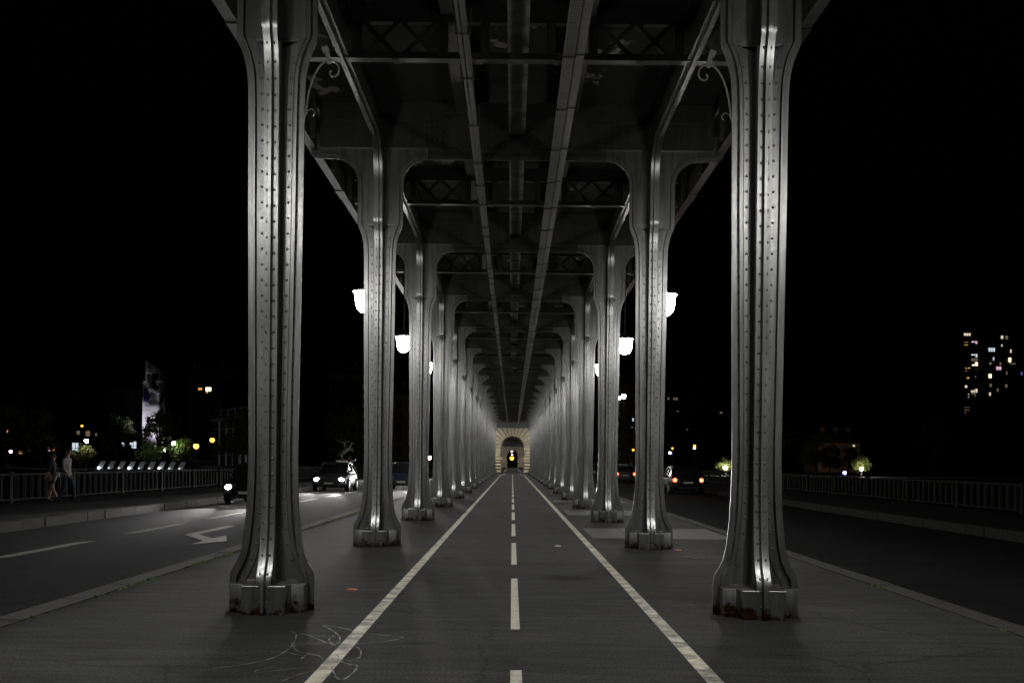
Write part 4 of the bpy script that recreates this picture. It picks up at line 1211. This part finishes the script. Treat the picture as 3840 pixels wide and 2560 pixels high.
mb = MB(); face(mb, [(540,1459),(559,1465),(559,1508),(540,1505)], -.35, -.2); mb.build('banner', mat('blue_banner', (.05,.07,.36), .7), wb)
for pts_ in ([(592,1427),(611,1430),(609,1440),(592,1446)], [(566,1457),(597,1462),(594,1470),(566,1471)], [(564,1620),(599,1622),(597,1634),(564,1636)]):
    mb = MB(); face(mb, pts_, -1.6, .1); mb.build('balcony', M['conc'], wb)
def flood(x, y, d, tx, ty, td, energy, label, col=(1,.96,1), z=-.6, size=60):
    p, q_ = at(x, 1733, d), at(tx, ty, td)
    t_ = thing('floodlight', (p.x, d, z), label, 'floodlight', 'ground floodlights on the far bank')
    mb = MB(); mb.box(-.3,.3,-.15,.2,.02,.1); mb.bar((-.25,0,.1),(-.25,0,.5),.05,.05,up=(0,1,0)); mb.bar((.25,0,.1),(.25,0,.5),.05,.05,up=(0,1,0)); mb.build('bracket', M['lamp_iron'], t_)
    mb = MB(); mb.box(-.24,.24,-.1,.2,.35,.7); mb.build('housing', M['lamp_iron'], t_)
    mb = MB(); mb.box(-.2,.2,.205,.22,.38,.67); mb.build('lens', emit('flood_lens', col, 20), t_)
    ld = bpy.data.lights.new('flood_beam', 'SPOT'); ld.energy = energy; ld.spot_size = math.radians(size); ld.spot_blend = .6; ld.color = col; ld.shadow_soft_size = .2
    lo = bpy.data.objects.new('flood_beam', ld); COL.objects.link(lo); lo.parent = t_; lo.location = (0, .3, .8)
    dv = q_-Vector((p.x, d+.3, z+.8)); lo.rotation_euler = dv.to_track_quat('-Z', 'Y').to_euler()
flood(600, 1700, 190, 562, 1480, 200, 24000, 'floodlight at the foot of the white building', (.93,.9,1))
flood(760, 1700, 225, 860, 1560, 262, 9000, 'floodlight below the curved building', (.95,.9,1))

# curved building
cb = thing('curved_building', (-66, 250, -.6), 'dim curved building with pale cornice and roof terrace, left of the nearest column', 'building')
wall, cor, colm, rail_ = MB(), MB(), MB(), MB(); N = 12
pts = []
for i in range(N+1):
    t_ = i/N; pts.append(Vector((8 - 34*t_ + 4*math.sin(PI*t_), -4 + 62*t_**1.15)))
hgt = 14.2
for i in range(N):
    a, c = pts[i], pts[i+1]
    def qd(mb, z0, z1, off):
        d = (c-a).normalized(); nn = Vector((-d.y, d.x))*-off if False else Vector((d.y*-1, d.x))*off
        A_, C_ = a+nn, c+nn; B_ = Vector((6, 20))
        mb.add([(a.x-nn.x,a.y-nn.y,z0),(c.x-nn.x,c.y-nn.y,z0),(c.x-nn.x,c.y-nn.y,z1),(a.x-nn.x,a.y-nn.y,z1),(a.x+nn.x*1+2,a.y+nn.y+6,z0),(c.x+nn.x+2,c.y+nn.y+6,z0),(c.x+nn.x+2,c.y+nn.y+6,z1),(a.x+nn.x+2,a.y+nn.y+6,z1)],
               [(0,1,2,3),(4,7,6,5),(3,2,6,7),(0,4,5,1),(0,3,7,4),(1,5,6,2)])
    qd(wall, 0, hgt-1.0, .0); qd(cor, hgt-1.0, hgt, -.9)
    for z in (3, 5.6, 8.2, 10.8): qd(rail_, z, z+.35, -.25)
    colm.tube([(a.x-.3, a.y-.5, 0), (a.x-.3, a.y-.5, hgt-1)], .38, 8)
    rail_.tube([(a.x, a.y-.2, hgt), (a.x, a.y-.2, hgt+2.4)], .12, 6); rail_.tube([(a.x, a.y-.2, hgt+2.4), (c.x, c.y-.2, hgt+2.4)], .16, 6)
wall.build('wall', M['facade_dk'], cb); cor.build('cornice', M['conc'], cb); colm.build('pilasters', M['conc'], cb); rail_.build('terrace_frame', M['conc'], cb)

def block(name, x0, x1, ytop, d, depth, m_, label, wins=(), roof=True, bands=True):
    a, c = at(x0, ytop, d), at(x1, ytop, d); cx_ = (a.x+c.x)/2; w2 = (c.x-a.x)/2; h = a.z+.6
    t_ = thing(name, (cx_, d, -.6), label, 'building'); org = Vector(t_.location)
    mb = MB(); mb.box(-w2, w2, 0, depth, 0, h)
    if bands:
        z = 3.2
        while z < h-1: mb.box(-w2-.1, w2+.1, -.18, -.004, z, z+.3); z += 3.2
    mb.build('wall', m_, t_)
    if roof:
        mb = MB(); mb.add([(-w2-.2,-.2,h+.01),(w2+.2,-.2,h+.01),(w2+.2,depth,h+.01),(-w2-.2,depth,h+.01),(-w2+1,1.6,h+2.6),(w2-1,1.6,h+2.6),(w2-1,depth-2,h+2.6),(-w2+1,depth-2,h+2.6)],
                          [(3,2,1,0),(0,1,5,4),(1,2,6,5),(2,3,7,6),(3,0,4,7),(4,5,6,7)])
        rf = mb.build('roof', M['facade_dk'], t_)
        mb = MB()
        for i in range(3): xx = -w2+2+(2*w2-4)*i/2; mb.box(xx-.5, xx+.5, 3, 4, h+2.4, h+4.2)
        mb.build('chimney', M['facade'], rf)
    if m_ is M['facade']:
        wm = MB(); wm.box(-.6, .6, -.05, .02, 0, 1.9); wm.box(-.68, .68, -.12, -.051, -.14, -.02); wme = wm.mesh('window', M['glass_dk'])
        z = 1.2; cnt = 0
        while z < h-2.4:
            xx = -w2+1.6
            while xx < w2-1.2 and cnt < 90:
                o = bpy.data.objects.new('window', wme); COL.objects.link(o); o.parent = t_; o.location = (xx, 0, z); xx += 3.4; cnt += 1
            z += 3.2
    for (wx0, wy0, wx1, wy1, k) in wins: lit_window(t_, org, wx0, wy0, wx1, wy1, d-.06, k)
    return t_
block('apartment_house', 1230, 1420, 1400, 330, 20, M['facade'], 'dim old stone apartment house behind the second left column')
block('apartment_house', 1430, 1580, 1480, 290, 20, M['facade'], 'dim stone apartment house between the second and third left columns')
block('office_block', -60, 500, 1450, 290, 30, M['facade_dk'], 'big dark office block behind the trees at the far left',
      [(286,1613,300,1628,'d'),(320,1612,338,1634,'d'),(355,1624,364,1634,'d'),(455,1614,470,1634,'d'),(424,1626,432,1632,'w'),(270,1660,295,1690,'c'),(304,1678,330,1702,'b'),(456,1655,468,1672,'c'),(486,1655,512,1680,'c'),(100,1678,112,1696,'d'),(70,1690,84,1700,'o'),(118,1680,128,1690,'p'),(178,1676,190,1690,'p'),(196,1672,206,1690,'o'),(140,1610,158,1616,'o'),(18,1610,34,1622,'o'),(14,1702,22,1716,'o')], roof=False)
block('apartment_block', 700, 940, 1400, 420, 24, M['facade_dk'], 'dark apartment block with two orange lit windows above the orange street lamps',
      [(740,1454,756,1462,'o'),(768,1452,790,1466,'B'),(770,1467,778,1473,'o'),(868,1605,880,1615,'d'),(895,1680,925,1702,'o')])
block('office_block', 2300, 2445, 1440, 300, 24, M['facade'], 'dim banded office block between the second and third right columns',
      [(2368,1568,2376,1578,'c'),(2366,1598,2371,1602,'w'),(2382,1600,2386,1604,'w')])
block('apartment_block', 2490, 2640, 1470, 340, 24, M['facade_dk'], 'dark apartment block right of the second right column',
      [(2500,1490,2508,1498,'d'),(2522,1491,2540,1499,'d'),(2534,1540,2544,1545,'d'),(2574,1608,2577,1611,'w'),(2696,1544,2708,1550,'d')])
block('stone_house', 3070, 3225, 1660, 260, 14, M['facade'], 'low pinkish stone house behind the trees on the right bank', [(3196,1668,3206,1678,'w')])
flood(3010, 1700, 240, 3140, 1670, 262, 700, 'warm floodlight before the stone house', (1,.6,.35))

# glazed terrace by the water (left)
a = at(350, 1752, 140); c = at(690, 1752, 140)
gp = thing('riverside_terrace', ((a.x+c.x)/2, 140.2, -9), 'low glazed riverside terrace with slanted pale panes above the left railing', 'building')
w2 = (c.x-a.x)/2; zf = at(450, 1757, 140).z+9; zt = at(450, 1729, 140).z+9
mb = MB(); mb.box(-w2-1, w2+1, 0, 9, 0, zf); mb.build('hull_wall', M['facade_dk'], gp)
mb = MB(); mb.box(-w2-1, w2+1, -.2, 9, zt+.01, zt+.25); mb.build('roof', M['facade_dk'], gp)
for i in range(9):
    x = -w2+.4+i*(2*w2/9)
    pn = MB(); pn.add([(x,0,zf+.02),(x+.75,0,zf+.02),(x+1.15,.3,zt),(x+.45,.3,zt),(x,.06,zf+.02),(x+.75,.06,zf+.02),(x+1.15,.36,zt),(x+.45,.36,zt)], [(0,1,2,3),(7,6,5,4),(0,4,5,1),(1,5,6,2),(2,6,7,3),(3,7,4,0)])
    pn.build('pane', emit('terrace_glow', (.75,.78,.8), .02), gp)
    sp = MB(); sp.sphere((x+.4, -.3, zf+.1), .12 if i % 3 else .2, 8, 5); sp.build('deck_light', emit('deck_light', (.95,.97,1), 1.2 if i % 3 else 3), gp)

# statue: plain generic rider on a rearing horse
ps = at(1295, 1733, 160)
st = thing('rider_statue', (ps.x, 160, -.6), 'grey bronze statue of a rider with outspread arms on a pedestal on the left bank', 'statue')
def skinmesh(verts, edges, name, m_, parent):
    bm = bmesh.new(); lay = bm.verts.layers.skin.verify(); vv = []
    for p, rr in verts: x = bm.verts.new(p); x[lay].radius = (rr, rr); vv.append(x)
    vv[0][lay].use_root = True
    for e in edges: bm.edges.new((vv[e[0]], vv[e[1]]))
    me = bpy.data.meshes.new(name); bm.to_mesh(me); bm.free()
    o = bpy.data.objects.new(name, me); COL.objects.link(o); o.modifiers.new('skin', 'SKIN'); s_ = o.modifiers.new('sub', 'SUBSURF'); s_.levels = s_.render_levels = 2
    dg = bpy.context.evaluated_depsgraph_get(); m2 = bpy.data.meshes.new_from_object(o.evaluated_get(dg)); bpy.data.objects.remove(o)
    for f in m2.polygons: f.use_smooth = True
    m2.materials.clear(); m2.materials.append(m_)
    o = bpy.data.objects.new(name, m2); COL.objects.link(o); o.parent = parent
    return o
mb = MB(); mb.box(-.9,.9,-.7,.7,0,1.3); mb.box(-1.05,1.05,-.85,.85,1.3,1.45); mb.box(-1.1,1.1,-.9,.9,0,.2) if False else None
mb.build('pedestal', M['conc'], st)
skinmesh([((0,0,2.7),.34),((.35,0,2.95),.36),((-.4,0,2.5),.36),((.65,0,3.35),.2),((.8,0,3.7),.15),((1.05,0,3.62),.1),((-.5,.15,2.0),.17),((-.45,.16,1.5),.07),((-.5,-.15,2.0),.17),((-.3,-.16,1.5),.07),((.6,.14,2.75),.1),((.95,.14,2.75),.07),((.9,.14,2.4),.05),((.6,-.14,2.85),.1),((1.0,-.14,2.95),.07),((1.0,-.14,2.6),.05),((-.75,0,2.4),.06),((-.95,0,1.9),.05)],
         [(0,1),(0,2),(1,3),(3,4),(4,5),(2,6),(6,7),(2,8),(8,9),(1,10),(10,11),(11,12),(1,13),(13,14),(14,15),(2,16),(16,17)], 'horse', M['bronze'], st)
skinmesh([((-.1,0,3.05),.2),((-.12,0,3.4),.19),((-.1,0,3.68),.2),((-.08,0,3.9),.07),((-.06,0,4.08),.12),((-.1,.26,3.7),.08),((.3,.6,3.9),.06),((.9,.85,4.25),.04),((-.1,-.26,3.7),.08),((-.6,-.5,3.85),.06),((-1.2,-.6,4.15),.04),((.1,.3,2.9),.1),((.15,.34,2.5),.06),((.1,-.3,2.9),.1),((.15,-.34,2.5),.06)],
         [(0,1),(1,2),(2,3),(3,4),(2,5),(5,6),(6,7),(2,8),(8,9),(9,10),(0,11),(11,12),(0,13),(13,14)], 'rider', M['bronze'], st)
for ch in kids(st): ch.scale = (1.25,)*3
flood(1340, 1700, 152, 1295, 1690, 160, 600, 'floodlight in front of the statue', (1,.95,.85), -.6, 50)
